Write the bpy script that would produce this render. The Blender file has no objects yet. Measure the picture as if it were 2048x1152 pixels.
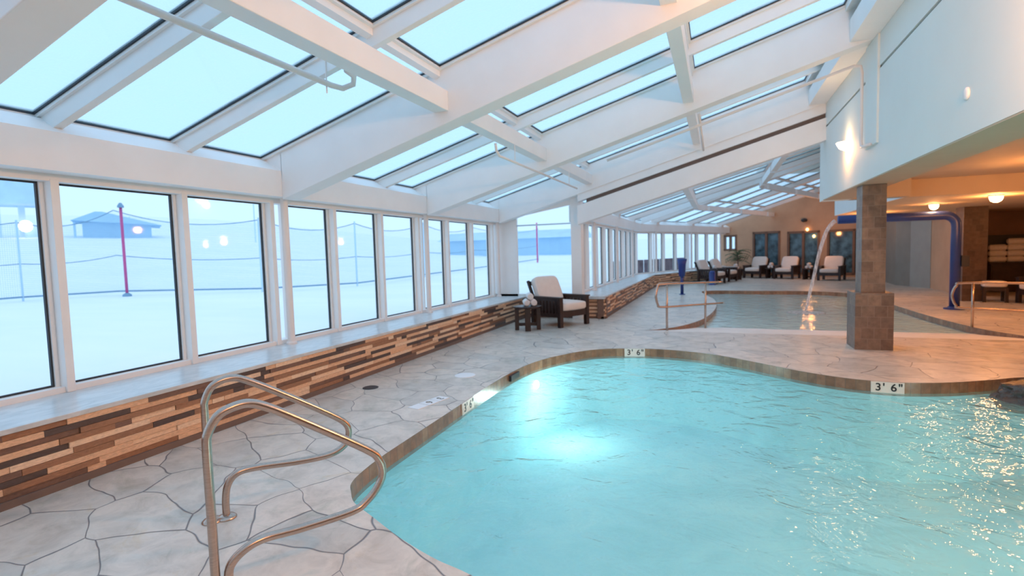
import bpy, bmesh, math, random
from mathutils import Vector, Matrix
from mathutils.geometry import tessellate_polygon
random.seed(7)
SC = bpy.context.scene
COL = SC.collection
PI = math.pi
R = math.radians

# ------------------------------------------------------------------ camera
cd = bpy.data.cameras.new('camera'); cam = bpy.data.objects.new('camera', cd); COL.objects.link(cam)
SC.camera = cam
cd.sensor_fit = 'HORIZONTAL'; cd.sensor_width = 36.0; cd.lens = 1056.3 / 2048 * 36
cd.clip_start = 0.05; cd.clip_end = 600
yaw, pitch, roll = R(21.28), R(-3.79), R(-1.63)
F = Vector((-math.sin(yaw)*math.cos(pitch), math.cos(yaw)*math.cos(pitch), math.sin(pitch)))
R0 = F.cross(Vector((0, 0, 1))).normalized(); U0 = R0.cross(F)
Rv = math.cos(roll)*R0 + math.sin(roll)*U0; Uv = -math.sin(roll)*R0 + math.cos(roll)*U0
cam.matrix_world = Matrix(((Rv.x, Uv.x, -F.x, 0), (Rv.y, Uv.y, -F.y, 0), (Rv.z, Uv.z, -F.z, 1.5), (0, 0, 0, 1)))
cd.dof.use_dof = True; cd.dof.focus_distance = 3.2; cd.dof.aperture_fstop = 1.9

# ------------------------------------------------------------------ world, exposure, lights
wd = bpy.data.worlds.new('overcast'); SC.world = wd; wd.use_nodes = True
bg = wd.node_tree.nodes['Background']; bg.inputs[0].default_value = (0.56, 0.79, 1.06, 1); bg.inputs[1].default_value = 1.08
SC.view_settings.view_transform = 'Standard'; SC.view_settings.look = 'None'
SC.view_settings.exposure = 0.25; SC.view_settings.gamma = 1.0
try: SC.view_settings.use_curve_mapping = False
except Exception: pass
SC.cycles.max_bounces = 10; SC.cycles.diffuse_bounces = 6; SC.cycles.transparent_max_bounces = 24
SC.cycles.sample_clamp_indirect = 6.0
WARM = (1.0, 0.37, 0.10); SCO = (1.0, 0.44, 0.18)
def lamp(loc, e, r=0.08, color=WARM, name='lamp_light', typ='POINT'):
    d = bpy.data.lights.new(name, typ); d.energy = e; d.color = color
    if typ == 'POINT': d.shadow_soft_size = r
    o = bpy.data.objects.new(name, d); o.location = loc; COL.objects.link(o); return o
# light cast by the lamps modelled further down, plus the added fills noted below
lamp((1.69, 9.33, 2.86), 9, color=(1.0, 0.42, 0.12)); lamp((1.62, 3.3, 2.95), 155, color=SCO); lamp((1.62, -2.0, 2.95), 95, color=SCO)
lamp((4.8, 12.4, 2.10), 48); lamp((4.41, 14.16, 2.10), 74); lamp((3.9, 16.9, 2.10), 62)  # last one is an added fill warming the right floor
lamp((4.6, 9.6, 2.40), 66); lamp((4.6, 6.2, 2.40), 85); lamp((7.6, 14.0, 2.10), 20); lamp((3.7, 25.6, 2.0), 42)  # last one is an added fill for the end wall, no fixture
LW = (0.85, 1.0, 0.92)
lamp((-1.85, 6.74, -0.52), 19, 0.07, LW, 'underwater_light'); lamp((3.3, 4.6, -0.45), 20, 0.07, LW, 'underwater_light')  # first belongs to the pool lamp, second is added to brighten the water
lamp((1.6, 2.1, -0.45), 20, 0.07, LW, 'underwater_light')  # also added to brighten the water, no fixture

# ------------------------------------------------------------------ materials
def newmat(name):
    m = bpy.data.materials.new(name); m.use_nodes = True
    nt = m.node_tree; b = nt.nodes['Principled BSDF']; return m, nt, b
def rgba(c): return (c[0], c[1], c[2], 1)
def ramp(nt, src, stops, interp='LINEAR'):
    n = nt.nodes.new('ShaderNodeValToRGB'); n.color_ramp.interpolation = interp
    e = n.color_ramp.elements
    while len(e) > len(stops): e.remove(e[-1])
    while len(e) < len(stops): e.new(0.5)
    for el, (p, c) in zip(e, stops): el.position = p; el.color = rgba(c)
    nt.links.new(src, n.inputs[0]); return n.outputs[0]
def coord(nt, which='Object', scale=(1, 1, 1), rot=(0, 0, 0)):
    tc = nt.nodes.new('ShaderNodeTexCoord'); mp = nt.nodes.new('ShaderNodeMapping')
    mp.inputs['Scale'].default_value = scale; mp.inputs['Rotation'].default_value = rot
    nt.links.new(tc.outputs[which], mp.inputs[0]); return mp.outputs[0]
def noise(nt, vec, scale, detail=3, rough=0.55, dist=0):
    n = nt.nodes.new('ShaderNodeTexNoise'); n.inputs['Scale'].default_value = scale
    n.inputs['Detail'].default_value = detail; n.inputs['Roughness'].default_value = rough
    n.inputs['Distortion'].default_value = dist
    if vec: nt.links.new(vec, n.inputs['Vector'])
    return n
def bump(nt, b, h, strength, dist=0.01):
    n = nt.nodes.new('ShaderNodeBump'); n.inputs['Strength'].default_value = strength
    n.inputs['Distance'].default_value = dist; nt.links.new(h, n.inputs['Height'])
    nt.links.new(n.outputs[0], b.inputs['Normal']); return n
def paint(name, c, rough=0.5, metal=0.0, var=0.06, sc=3.0, bmp=0.0):
    m, nt, b = newmat(name)
    v = coord(nt); n = noise(nt, v, sc)
    lo = tuple(x*(1-var) for x in c); hi = tuple(min(1, x*(1+var)) for x in c)
    nt.links.new(ramp(nt, n.outputs[0], [(0.3, lo), (0.7, hi)]), b.inputs['Base Color'])
    b.inputs['Roughness'].default_value = rough; b.inputs['Metallic'].default_value = metal
    if bmp:
        n2 = noise(nt, v, 60); bump(nt, b, n2.outputs[0], bmp)
    return m
def emit(name, c, s):
    m, nt, b = newmat(name)
    b.inputs['Base Color'].default_value = rgba(c); b.inputs['Emission Color'].default_value = rgba(c)
    b.inputs['Emission Strength'].default_value = s; return m

M = {}
M['white'] = paint('white_paint', (0.84, 0.83, 0.81), 0.42, var=0.02)
M['beam'] = paint('beam_paint', (0.84, 0.82, 0.80), 0.5, var=0.02)
M['plaster'] = paint('wall_plaster', (0.74, 0.77, 0.73), 0.7, var=0.02, sc=1.2)
M['soffit'] = paint('soffit_plaster', (0.50, 0.39, 0.27), 0.7, var=0.03)
M['gasket'] = paint('black_rubber', (0.02, 0.03, 0.04), 0.5)
M['groove'] = paint('brown_groove', (0.17, 0.12, 0.10), 0.7)
M['brownwall'] = paint('brown_wall', (0.56, 0.34, 0.21), 0.7, var=0.08, sc=1.5)
M['darkwall'] = paint('dark_wall', (0.20, 0.11, 0.07), 0.6, var=0.15, sc=1.5)
M['greypanel'] = paint('grey_stone_panel', (0.22, 0.21, 0.18), 0.5, var=0.08, sc=2)
M['greypanel2'] = paint('light_grey_stone_panel', (0.32, 0.32, 0.29), 0.5, var=0.06, sc=2)
M['wood'] = paint('espresso_wood', (0.028, 0.014, 0.012), 0.35, var=0.3, sc=8)
M['cushion'] = paint('cream_cushion', (0.74, 0.66, 0.60), 0.9, var=0.03, sc=10, bmp=0.15)
M['towel'] = paint('white_towel', (0.84, 0.80, 0.78), 0.95, var=0.04, sc=30, bmp=0.4)
M['blue'] = paint('blue_paint', (0.018, 0.045, 0.22), 0.35, var=0.1)
M['pipe'] = paint('pipe_paint', (0.80, 0.74, 0.70), 0.45, var=0.02)
M['red'] = paint('red_pole', (0.62, 0.10, 0.28), 0.6)
M['navy'] = paint('blue_rope', (0.22, 0.36, 0.50), 0.8)
M['hut'] = paint('hazy_blue_hut', (0.42, 0.64, 0.82), 0.9, var=0.05, sc=0.6)  # distance haze is mixed into the blue of the far buildings
M['hutroof'] = paint('hazy_blue_roof', (0.38, 0.60, 0.80), 0.9, var=0.05, sc=0.6)
M['lift'] = paint('pale_blue_steel', (0.56, 0.74, 0.88), 0.9, var=0.08, sc=0.5)
M['ltree'] = paint('hazy_conifer', (0.66, 0.82, 0.90), 0.95)  # pale haze put into the tree colour
M['leaf'] = paint('palm_leaf', (0.035, 0.10, 0.035), 0.5, var=0.4, sc=6)
M['pot'] = paint('dark_pot', (0.05, 0.04, 0.05), 0.5)
M['rock'] = paint('dark_wet_rock', (0.10, 0.075, 0.06), 0.3, var=0.5, sc=6, bmp=0.6)
M['lowwall'] = paint('timber_fence', (0.16, 0.12, 0.14), 0.8, var=0.4, sc=3)
M['lid'] = paint('white_plastic', (0.82, 0.84, 0.86), 0.4, var=0.02)
M['dark'] = paint('dark_metal', (0.03, 0.03, 0.035), 0.5)
M['sign'] = paint('marker_tile', (0.78, 0.74, 0.68), 0.3, var=0.03)
M['ink'] = paint('black_ink', (0.02, 0.02, 0.025), 0.4)
M['lampglow'] = emit('lamp_glow', (1.0, 0.62, 0.28), 30)
M['amber'] = emit('amber_reflection_glow', (1.0, 0.50, 0.18), 5)
M['lampglow2'] = emit('floodlight_glow', (1.0, 0.75, 0.68), 3.0)
M['poollamp'] = emit('pool_lamp_glow', (0.95, 1.0, 0.85), 4)
def mk_steel():
    m, nt, b = newmat('brushed_steel')
    v = coord(nt, scale=(1, 1, 8)); n = noise(nt, v, 30)
    nt.links.new(ramp(nt, n.outputs[0], [(0.3, (0.48, 0.37, 0.31)), (0.7, (0.60, 0.48, 0.41))]), b.inputs['Base Color'])  # reflections of the warm room tinted into the steel colour
    b.inputs['Metallic'].default_value = 1; b.inputs['Roughness'].default_value = 0.26; return m
M['steel'] = mk_steel()
def mk_sill():
    m, nt, b = newmat('sill_marble')
    n = noise(nt, coord(nt, scale=(3, 1, 3)), 3.5, 6, 0.65, 1.0)
    nt.links.new(ramp(nt, n.outputs[0], [(0.25, (0.42, 0.46, 0.47)), (0.6, (0.64, 0.67, 0.68)), (0.85, (0.56, 0.57, 0.55))]), b.inputs['Base Color'])
    b.inputs['Roughness'].default_value = 0.3; return m
M['sill'] = mk_sill()
def mk_stone(i, c, rough=0.55):
    m, nt, b = newmat('ledge_stone_%s' % i)
    v = coord(nt, scale=(4, 4, 14)); n = noise(nt, v, 7, 5, 0.7)
    nt.links.new(ramp(nt, n.outputs[0], [(0.28, tuple(x*0.72 for x in c)), (0.72, tuple(min(1, x*1.2) for x in c))]), b.inputs['Base Color'])
    b.inputs['Roughness'].default_value = rough; bump(nt, b, n.outputs[0], 0.35, 0.01); return m
STONES = [mk_stone('tan', (0.76, 0.48, 0.30)), mk_stone('cream', (0.86, 0.61, 0.42)), mk_stone('brown', (0.33, 0.17, 0.095)),
          mk_stone('umber', (0.19, 0.11, 0.08)), mk_stone('slate', (0.085, 0.06, 0.055), 0.35)]
def mk_deck():
    m, nt, b = newmat('flagstone_deck')
    L = nt.links
    v = coord(nt, scale=(1, 1, 1), rot=(0, 0, R(25)))
    nz = noise(nt, v, 1.6, 2)
    mx = nt.nodes.new('ShaderNodeMixRGB'); mx.blend_type = 'ADD'; mx.inputs[0].default_value = 0.28
    L.new(v, mx.inputs[1]); L.new(nz.outputs['Color'], mx.inputs[2])
    mp = nt.nodes.new('ShaderNodeMapping'); mp.inputs['Scale'].default_value = (1.0, 1.5, 1); L.new(mx.outputs[0], mp.inputs[0])
    vo = nt.nodes.new('ShaderNodeTexVoronoi'); vo.feature = 'DISTANCE_TO_EDGE'; vo.voronoi_dimensions = '2D'; vo.inputs['Scale'].default_value = 1.75
    vc = nt.nodes.new('ShaderNodeTexVoronoi'); vc.voronoi_dimensions = '2D'; vc.inputs['Scale'].default_value = 1.75
    L.new(mp.outputs[0], vo.inputs['Vector']); L.new(mp.outputs[0], vc.inputs['Vector'])
    n1 = noise(nt, v, 5.0, 6, 0.65, 0.6)
    stone = ramp(nt, n1.outputs[0], [(0.22, (0.42, 0.39, 0.33)), (0.42, (0.58, 0.54, 0.49)), (0.60, (0.70, 0.65, 0.59)), (0.80, (0.52, 0.54, 0.50))])
    n5 = noise(nt, v, 2.6, 5, 0.7, 1.2)
    st = ramp(nt, n5.outputs[0], [(0.30, (0.74, 0.80, 0.76)), (0.44, (1.0, 1.0, 1.0)), (0.60, (1.0, 1.0, 1.0)), (0.74, (0.92, 0.84, 0.68))])
    ms = nt.nodes.new('ShaderNodeMixRGB'); ms.blend_type = 'MULTIPLY'; ms.inputs[0].default_value = 0.85; L.new(stone, ms.inputs[1]); L.new(st, ms.inputs[2]); stone = ms.outputs[0]
    bw = nt.nodes.new('ShaderNodeSeparateColor'); L.new(vc.outputs['Color'], bw.inputs[0])
    cr = ramp(nt, bw.outputs[0], [(0.0, (0.84, 0.86, 0.86)), (0.5, (1.0, 0.98, 0.95)), (1.0, (1.08, 1.04, 1.0))])
    mul = nt.nodes.new('ShaderNodeMixRGB'); mul.blend_type = 'MULTIPLY'; mul.inputs[0].default_value = 1.0
    L.new(stone, mul.inputs[1]); L.new(cr, mul.inputs[2])
    n2 = noise(nt, v, 1.1, 2)
    th = nt.nodes.new('ShaderNodeMath'); th.operation = 'MULTIPLY_ADD'; th.inputs[1].default_value = 0.050; th.inputs[2].default_value = -0.010
    L.new(n2.outputs[0], th.inputs[0])
    lt = nt.nodes.new('ShaderNodeMapRange'); lt.inputs['From Min'].default_value = 0.0
    L.new(vo.outputs['Distance'], lt.inputs['Value']); L.new(th.outputs[0], lt.inputs['From Max'])
    mx2 = nt.nodes.new('ShaderNodeMixRGB'); L.new(lt.outputs[0], mx2.inputs[0]); mx2.inputs[1].default_value = (0.10, 0.10, 0.12, 1)
    L.new(mul.outputs[0], mx2.inputs[2]); L.new(mx2.outputs[0], b.inputs['Base Color'])
    n3 = noise(nt, v, 2.2, 3)
    rr = nt.nodes.new('ShaderNodeMapRange'); rr.inputs['To Min'].default_value = 0.22; rr.inputs['To Max'].default_value = 0.5
    L.new(n3.outputs[0], rr.inputs[0]); L.new(rr.outputs[0], b.inputs['Roughness'])
    add = nt.nodes.new('ShaderNodeMath'); add.operation = 'MULTIPLY_ADD'; add.inputs[1].default_value = 0.35
    L.new(n1.outputs[0], add.inputs[0]); L.new(lt.outputs[0], add.inputs[2])
    bump(nt, b, add.outputs[0], 0.35, 0.012)
    return m
M['deck'] = mk_deck()
def mk_tile(name, cols, sx, sz, mortar, which='UV', offset=0.0, rough=0.25):
    m, nt, b = newmat(name); L = nt.links
    v = coord(nt, which)
    br = nt.nodes.new('ShaderNodeTexBrick'); br.offset = offset
    br.inputs['Scale'].default_value = 1; br.inputs['Brick Width'].default_value = sx; br.inputs['Row Height'].default_value = sz
    br.inputs['Mortar Size'].default_value = 0.004; br.inputs['Color1'].default_value = (0, 0, 0, 1); br.inputs['Color2'].default_value = (1, 1, 1, 1)
    br.inputs['Mortar'].default_value = (0.5, 0.5, 0.5, 1)
    L.new(v, br.inputs['Vector'])
    c = ramp(nt, br.outputs['Color'], [(i/(len(cols)-1), k) for i, k in enumerate(cols)])
    n = noise(nt, v, 12, 4)
    mu = nt.nodes.new('ShaderNodeMixRGB'); mu.blend_type = 'MULTIPLY'; mu.inputs[0].default_value = 1
    L.new(c, mu.inputs[1]); L.new(ramp(nt, n.outputs[0], [(0.3, (0.75, 0.75, 0.75)), (0.7, (1.15, 1.15, 1.15))]), mu.inputs[2])
    mx = nt.nodes.new('ShaderNodeMixRGB'); L.new(br.outputs['Fac'], mx.inputs[0]); L.new(mu.outputs[0], mx.inputs[1]); mx.inputs[2].default_value = rgba(mortar)
    L.new(mx.outputs[0], b.inputs['Base Color']); b.inputs['Roughness'].default_value = rough
    return m
M['tile'] = mk_tile('waterline_tile', [(0.20, 0.11, 0.065), (0.32, 0.17, 0.10), (0.24, 0.145, 0.09), (0.36, 0.22, 0.13)], 0.10, 0.15, (0.20, 0.13, 0.09))
M['slate'] = mk_tile('column_slate', [(0.16, 0.11, 0.085), (0.25, 0.18, 0.135), (0.18, 0.13, 0.105), (0.30, 0.21, 0.15)], 0.155, 0.155, (0.24, 0.19, 0.16), 'UV', 0.5, 0.4)
M['darkslate'] = mk_tile('dark_column_slate', [(0.07, 0.042, 0.03), (0.13, 0.08, 0.055), (0.09, 0.055, 0.04)], 0.155, 0.155, (0.10, 0.07, 0.05), 'UV', 0.5, 0.4)
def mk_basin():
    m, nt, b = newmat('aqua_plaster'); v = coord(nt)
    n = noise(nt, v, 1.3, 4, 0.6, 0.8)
    nt.links.new(ramp(nt, n.outputs[0], [(0.25, (0.36, 0.70, 0.74)), (0.5, (0.48, 0.80, 0.84)), (0.75, (0.60, 0.86, 0.86))]), b.inputs['Base Color'])  # pale mottling painted in to suggest caustic light on the plaster
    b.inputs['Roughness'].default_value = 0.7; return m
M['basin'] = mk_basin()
def mk_water(name, tint, body, bodyfac, s=1.0):
    m = bpy.data.materials.new(name); m.use_nodes = True; nt = m.node_tree; nt.nodes.clear(); L = nt.links
    out = nt.nodes.new('ShaderNodeOutputMaterial')
    v = coord(nt)
    a = noise(nt, v, 3.2, 3, 0.55, 0.8); c = noise(nt, v, 11.0, 2, 0.5, 0.4)
    ad = nt.nodes.new('ShaderNodeMath'); ad.operation = 'MULTIPLY_ADD'; ad.inputs[1].default_value = 0.22
    L.new(c.outputs[0], ad.inputs[0]); L.new(a.outputs[0], ad.inputs[2])
    bp = nt.nodes.new('ShaderNodeBump'); bp.inputs['Strength'].default_value = 0.62*s; bp.inputs['Distance'].default_value = 0.06; L.new(ad.outputs[0], bp.inputs['Height'])
    tr = nt.nodes.new('ShaderNodeBsdfTransparent'); tr.inputs[0].default_value = rgba(tint)
    di = nt.nodes.new('ShaderNodeBsdfDiffuse'); di.inputs[0].default_value = rgba(body)
    m1 = nt.nodes.new('ShaderNodeMixShader'); m1.inputs[0].default_value = bodyfac; L.new(tr.outputs[0], m1.inputs[1]); L.new(di.outputs[0], m1.inputs[2])
    gl = nt.nodes.new('ShaderNodeBsdfGlossy'); gl.inputs['Roughness'].default_value = 0.02; L.new(bp.outputs[0], gl.inputs['Normal'])
    fr = nt.nodes.new('ShaderNodeFresnel'); fr.inputs['IOR'].default_value = 1.33; L.new(bp.outputs[0], fr.inputs['Normal'])
    m2 = nt.nodes.new('ShaderNodeMixShader'); L.new(fr.outputs[0], m2.inputs[0]); L.new(m1.outputs[0], m2.inputs[1]); L.new(gl.outputs[0], m2.inputs[2])
    L.new(m2.outputs[0], out.inputs[0]); return m
M['water'] = mk_water('pool_water', (0.84, 0.98, 1.0), (0.40, 0.74, 0.80), 0.30)
M['water2'] = mk_water('shallow_water', (0.95, 0.99, 0.98), (0.66, 0.93, 0.91), 0.72, 0.55)
def mk_glass(name, tint, transl=None, fac=0.0, gloss=0.05):
    m = bpy.data.materials.new(name); m.use_nodes = True; nt = m.node_tree; nt.nodes.clear(); L = nt.links
    out = nt.nodes.new('ShaderNodeOutputMaterial')
    tr = nt.nodes.new('ShaderNodeBsdfTransparent'); tr.inputs[0].default_value = rgba(tint)
    last = tr.outputs[0]
    if transl:
        tl = nt.nodes.new('ShaderNodeBsdfTranslucent'); tl.inputs[0].default_value = rgba(transl)
        n = noise(nt, coord(nt), 1.4, 6, 0.65, 0.6)
        mr = nt.nodes.new('ShaderNodeMapRange'); mr.inputs['From Min'].default_value = 0.3; mr.inputs['From Max'].default_value = 0.7
        mr.inputs['To Min'].default_value = fac-0.2; mr.inputs['To Max'].default_value = fac+0.2
        L.new(n.outputs[0], mr.inputs[0])
        mx = nt.nodes.new('ShaderNodeMixShader'); L.new(mr.outputs[0], mx.inputs[0]); L.new(last, mx.inputs[1]); L.new(tl.outputs[0], mx.inputs[2]); last = mx.outputs[0]
    gl = nt.nodes.new('ShaderNodeBsdfGlossy'); gl.inputs['Roughness'].default_value = 0.03
    m2 = nt.nodes.new('ShaderNodeMixShader'); m2.inputs[0].default_value = gloss; L.new(last, m2.inputs[1]); L.new(gl.outputs[0], m2.inputs[2])
    L.new(m2.outputs[0], out.inputs[0]); return m
M['glass'] = mk_glass('clear_glass', (0.96, 1.0, 1.0), gloss=0.02)
M['snowglass'] = mk_glass('snow_dusted_glass', (0.82, 0.93, 1.0), (0.76, 0.97, 1.0), 0.35, 0.02)
M['darkglass'] = paint('dark_room_glass', (0.07, 0.14, 0.18), 0.08, var=0.8, sc=3)
def mk_net():
    m = bpy.data.materials.new('netting'); m.use_nodes = True; nt = m.node_tree; nt.nodes.clear(); L = nt.links
    out = nt.nodes.new('ShaderNodeOutputMaterial'); tr = nt.nodes.new('ShaderNodeBsdfTransparent')
    di = nt.nodes.new('ShaderNodeBsdfDiffuse'); di.inputs[0].default_value = (0.55, 0.72, 0.82, 1)
    br = nt.nodes.new('ShaderNodeTexBrick'); br.offset = 0; br.inputs['Brick Width'].default_value = 0.07; br.inputs['Row Height'].default_value = 0.07
    br.inputs['Scale'].default_value = 1; br.inputs['Mortar Size'].default_value = 0.004; L.new(coord(nt, 'UV'), br.inputs['Vector'])
    mx = nt.nodes.new('ShaderNodeMixShader'); L.new(br.outputs['Fac'], mx.inputs[0]); L.new(tr.outputs[0], mx.inputs[1]); L.new(di.outputs[0], mx.inputs[2])
    L.new(mx.outputs[0], out.inputs[0]); return m
M['net'] = mk_net()
def mk_snow():
    m, nt, b = newmat('snow'); v = coord(nt, scale=(0.15, 0.5, 1)); n = noise(nt, v, 1.0, 4)
    nt.links.new(ramp(nt, n.outputs[0], [(0.3, (0.86, 0.91, 0.95)), (0.7, (0.95, 0.97, 0.98))]), b.inputs['Base Color'])
    b.inputs['Roughness'].default_value = 0.9; return m
M['snow'] = mk_snow()

# ------------------------------------------------------------------ mesh helpers
class MB:
    def __init__(s): s.v = []; s.f = []; s.m = []; s.uv = {}
    def add(s, vs, fs, mi=0):
        o = len(s.v); s.v += [tuple(p) for p in vs]
        for f in fs: s.f.append(tuple(i+o for i in f)); s.m.append(mi)
        return s
    def box(s, a, b, T=None, mi=0):
        x0, y0, z0 = a; x1, y1, z1 = b
        vs = [(x0, y0, z0), (x1, y0, z0), (x1, y1, z0), (x0, y1, z0), (x0, y0, z1), (x1, y0, z1), (x1, y1, z1), (x0, y1, z1)]
        if T: vs = [tuple(T(Vector(p))) for p in vs]
        return s.add(vs, [(0, 3, 2, 1), (4, 5, 6, 7), (0, 1, 5, 4), (1, 2, 6, 5), (2, 3, 7, 6), (3, 0, 4, 7)], mi)
    def loft(s, A, B, mi=0, caps=True):
        n = len(A); fs = [(i, (i+1) % n, n+(i+1) % n, n+i) for i in range(n)]
        if caps: fs += [tuple(range(n-1, -1, -1)), tuple(range(n, 2*n))]
        return s.add(list(A)+list(B), fs, mi)
    def tube(s, pts, r, seg=10, caps=True, mi=0):
        pts = [Vector(p) for p in pts]; n = len(pts); rs = r if isinstance(r, (list, tuple)) else [r]*n
        t0 = (pts[1]-pts[0]).normalized(); up = Vector((0, 0, 1)) if abs(t0.z) < 0.9 else Vector((1, 0, 0))
        nn = t0.cross(up).normalized(); vs = []
        for i, p in enumerate(pts):
            t = (pts[min(i+1, n-1)]-pts[max(i-1, 0)]).normalized()
            nn = (nn - t*nn.dot(t)).normalized(); bb = t.cross(nn)
            for k in range(seg):
                a = 2*PI*k/seg; vs.append(p + (nn*math.cos(a)+bb*math.sin(a))*rs[i])
        fs = [(i*seg+k, i*seg+(k+1) % seg, (i+1)*seg+(k+1) % seg, (i+1)*seg+k) for i in range(n-1) for k in range(seg)]
        if caps: fs += [tuple(range(seg-1, -1, -1)), tuple(range((n-1)*seg, n*seg))]
        return s.add(vs, fs, mi)
    def lathe(s, prof, c=(0, 0, 0), seg=20, mi=0):
        vs = []; n = len(prof)
        for (r, z) in prof:
            for k in range(seg):
                a = 2*PI*k/seg; vs.append((c[0]+r*math.cos(a), c[1]+r*math.sin(a), c[2]+z))
        fs = [(i*seg+k, i*seg+(k+1) % seg, (i+1)*seg+(k+1) % seg, (i+1)*seg+k) for i in range(n-1) for k in range(seg)]
        fs += [tuple(range(seg-1, -1, -1)), tuple(range((n-1)*seg, n*seg))]
        return s.add(vs, fs, mi)
    def cushion(s, c, size, T=None, nx=10, ny=10, e=0.35, mi=0, puff=0.0):
        # superellipsoid-like pillow
        vs = []; fs = []; nu, nv = 24, 12
        for j in range(nv+1):
            ph = -PI/2 + PI*j/nv
            for i in range(nu):
                th = 2*PI*i/nu
                f = lambda w, m: math.copysign(abs(w)**m, w)
                x = f(math.cos(ph), e)*f(math.cos(th), e); y = f(math.cos(ph), e)*f(math.sin(th), e); z = f(math.sin(ph), e*1.3)
                z *= 1+puff*(1-x*x)*(1-y*y)
                p = Vector((c[0]+x*size[0]/2, c[1]+y*size[1]/2, c[2]+z*size[2]/2))
                vs.append(tuple(T(p)) if T else tuple(p))
        for j in range(nv):
            for i in range(nu):
                fs.append((j*nu+i, j*nu+(i+1) % nu, (j+1)*nu+(i+1) % nu, (j+1)*nu+i))
        return s.add(vs, fs, mi)
    def build(s, name, mats, parent=None, smooth=False, bevel=0, kind=None, autouv=False):
        me = bpy.data.meshes.new(name); me.from_pydata(s.v, [], s.f)
        if not isinstance(mats, (list, tuple)): mats = [mats]
        for m in mats: me.materials.append(m)
        if len(mats) > 1: me.polygons.foreach_set('material_index', s.m)
        if smooth: me.polygons.foreach_set('use_smooth', [True]*len(me.polygons))
        me.update()
        if autouv:
            uv = me.uv_layers.new(name='UVMap')
            for p in me.polygons:
                n = p.normal
                for li in p.loop_indices:
                    c = me.vertices[me.loops[li].vertex_index].co
                    if abs(n.z) > 0.7: q = (c.x, c.y)
                    elif abs(n.x) > abs(n.y): q = (c.y, c.z)
                    else: q = (c.x, c.z)
                    uv.data[li].uv = q
        o = bpy.data.objects.new(name, me); COL.objects.link(o)
        if parent: o.parent = parent
        if bevel:
            b = o.modifiers.new('bevel', 'BEVEL'); b.width = bevel; b.segments = 2; b.limit_method = 'ANGLE'
        if kind: o['kind'] = kind
        return o
def tag(o, label=None, cat=None, group=None, kind=None):
    if label: o['label'] = label
    if cat: o['category'] = cat
    if group: o['group'] = group
    if kind: o['kind'] = kind
    return o
def empty(name, loc=(0, 0, 0), rz=0, label=None, cat=None, group=None, kind=None):
    o = bpy.data.objects.new(name, None); COL.objects.link(o); o.location = loc; o.rotation_euler = (0, 0, rz); o.empty_display_size = 0.1
    return tag(o, label, cat, group, kind)
def children(o): return [c for c in bpy.data.objects if c.parent == o]
def copy_tree(o, parent=None):
    c = o.copy(); COL.objects.link(c); c.parent = parent
    for ch in children(o): copy_tree(ch, c)
    return c
def struct(mb, name, mat, **k): return mb.build(name, mat, kind='structure', **k)
def lettering(txt, size, mat, parent, M4, name='lettering'):
    cu = bpy.data.curves.new('t', 'FONT'); cu.body = txt; cu.size = size; cu.extrude = 0.0008; cu.align_x = 'CENTER'; cu.align_y = 'CENTER'
    cu.space_character = 1.15; cu.offset = 0.002
    to = bpy.data.objects.new('t', cu); COL.objects.link(to); dg = bpy.context.evaluated_depsgraph_get(); dg.update()
    me = bpy.data.meshes.new_from_object(to.evaluated_get(dg)); bpy.data.objects.remove(to); bpy.data.curves.remove(cu)
    me.transform(M4); me.materials.clear(); me.materials.append(mat)
    o = bpy.data.objects.new(name, me); COL.objects.link(o); o.parent = parent; return o
def smooth_closed(P, n=6):
    out = []; m = len(P)
    for i in range(m):
        p0, p1, p2, p3 = (Vector(P[(i+k-1) % m]) for k in range(4))
        for j in range(n):
            t = j/n
            out.append(0.5*((2*p1)+(-p0+p2)*t+(2*p0-5*p1+4*p2-p3)*t*t+(-p0+3*p1-3*p2+p3)*t**3))
    return out
def smooth_open(P, n=6):
    P = [Vector(p) for p in P]; out = []
    for i in range(len(P)-1):
        p0 = P[max(i-1, 0)]; p1 = P[i]; p2 = P[i+1]; p3 = P[min(i+2, len(P)-1)]
        for j in range(n):
            t = j/n
            out.append(0.5*((2*p1)+(-p0+p2)*t+(2*p0-5*p1+4*p2-p3)*t*t+(-p0+3*p1-3*p2+p3)*t**3))
    out.append(P[-1]); return out

# ------------------------------------------------------------------ floor and pools
P1 = [(-1.06, 2.13), (-1.31, 2.2), (-1.58, 2.31), (-1.89, 2.47), (-2.08, 2.57), (-2.19, 2.68), (-2.28, 2.8), (-2.33, 3.0), (-2.36, 3.3), (-2.38, 3.93), (-2.40, 4.63),
      (-2.43, 5.45), (-2.40, 6.4), (-2.22, 7.12), (-1.8, 7.8), (-1.31, 8.04), (-0.73, 8.08), (-0.1, 7.87), (0.4, 7.49), (0.92, 7.02), (1.38, 6.75), (1.82, 6.68),
      (2.3, 6.81), (2.72, 7.03), (3.2, 7.25), (3.6, 6.7), (3.7, 5.6), (3.7, 4.2), (3.4, 2.8), (2.6, 1.9), (1.4, 1.65), (0.3, 1.75), (-0.5, 1.93)]
P1 = [Vector((x, y)) for x, y in P1]; P1s = smooth_closed(P1, 4)
P2a = [(4.62, 9.9), (4.41, 10.36), (4.12, 11.24), (3.97, 13.0), (3.93, 15.38), (3.85, 17.4), (3.5, 18.8), (2.51, 19.36), (1.03, 19.45), (0.1, 19.6), (-0.47, 19.25),
       (-0.35, 17.9), (-0.10, 16.4), (-0.02, 14.9), (-0.08, 13.27), (-0.30, 11.67), (-0.72, 10.5), (-1.25, 9.9)]
P2s = smooth_open([Vector(p) for p in P2a], 5)
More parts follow.
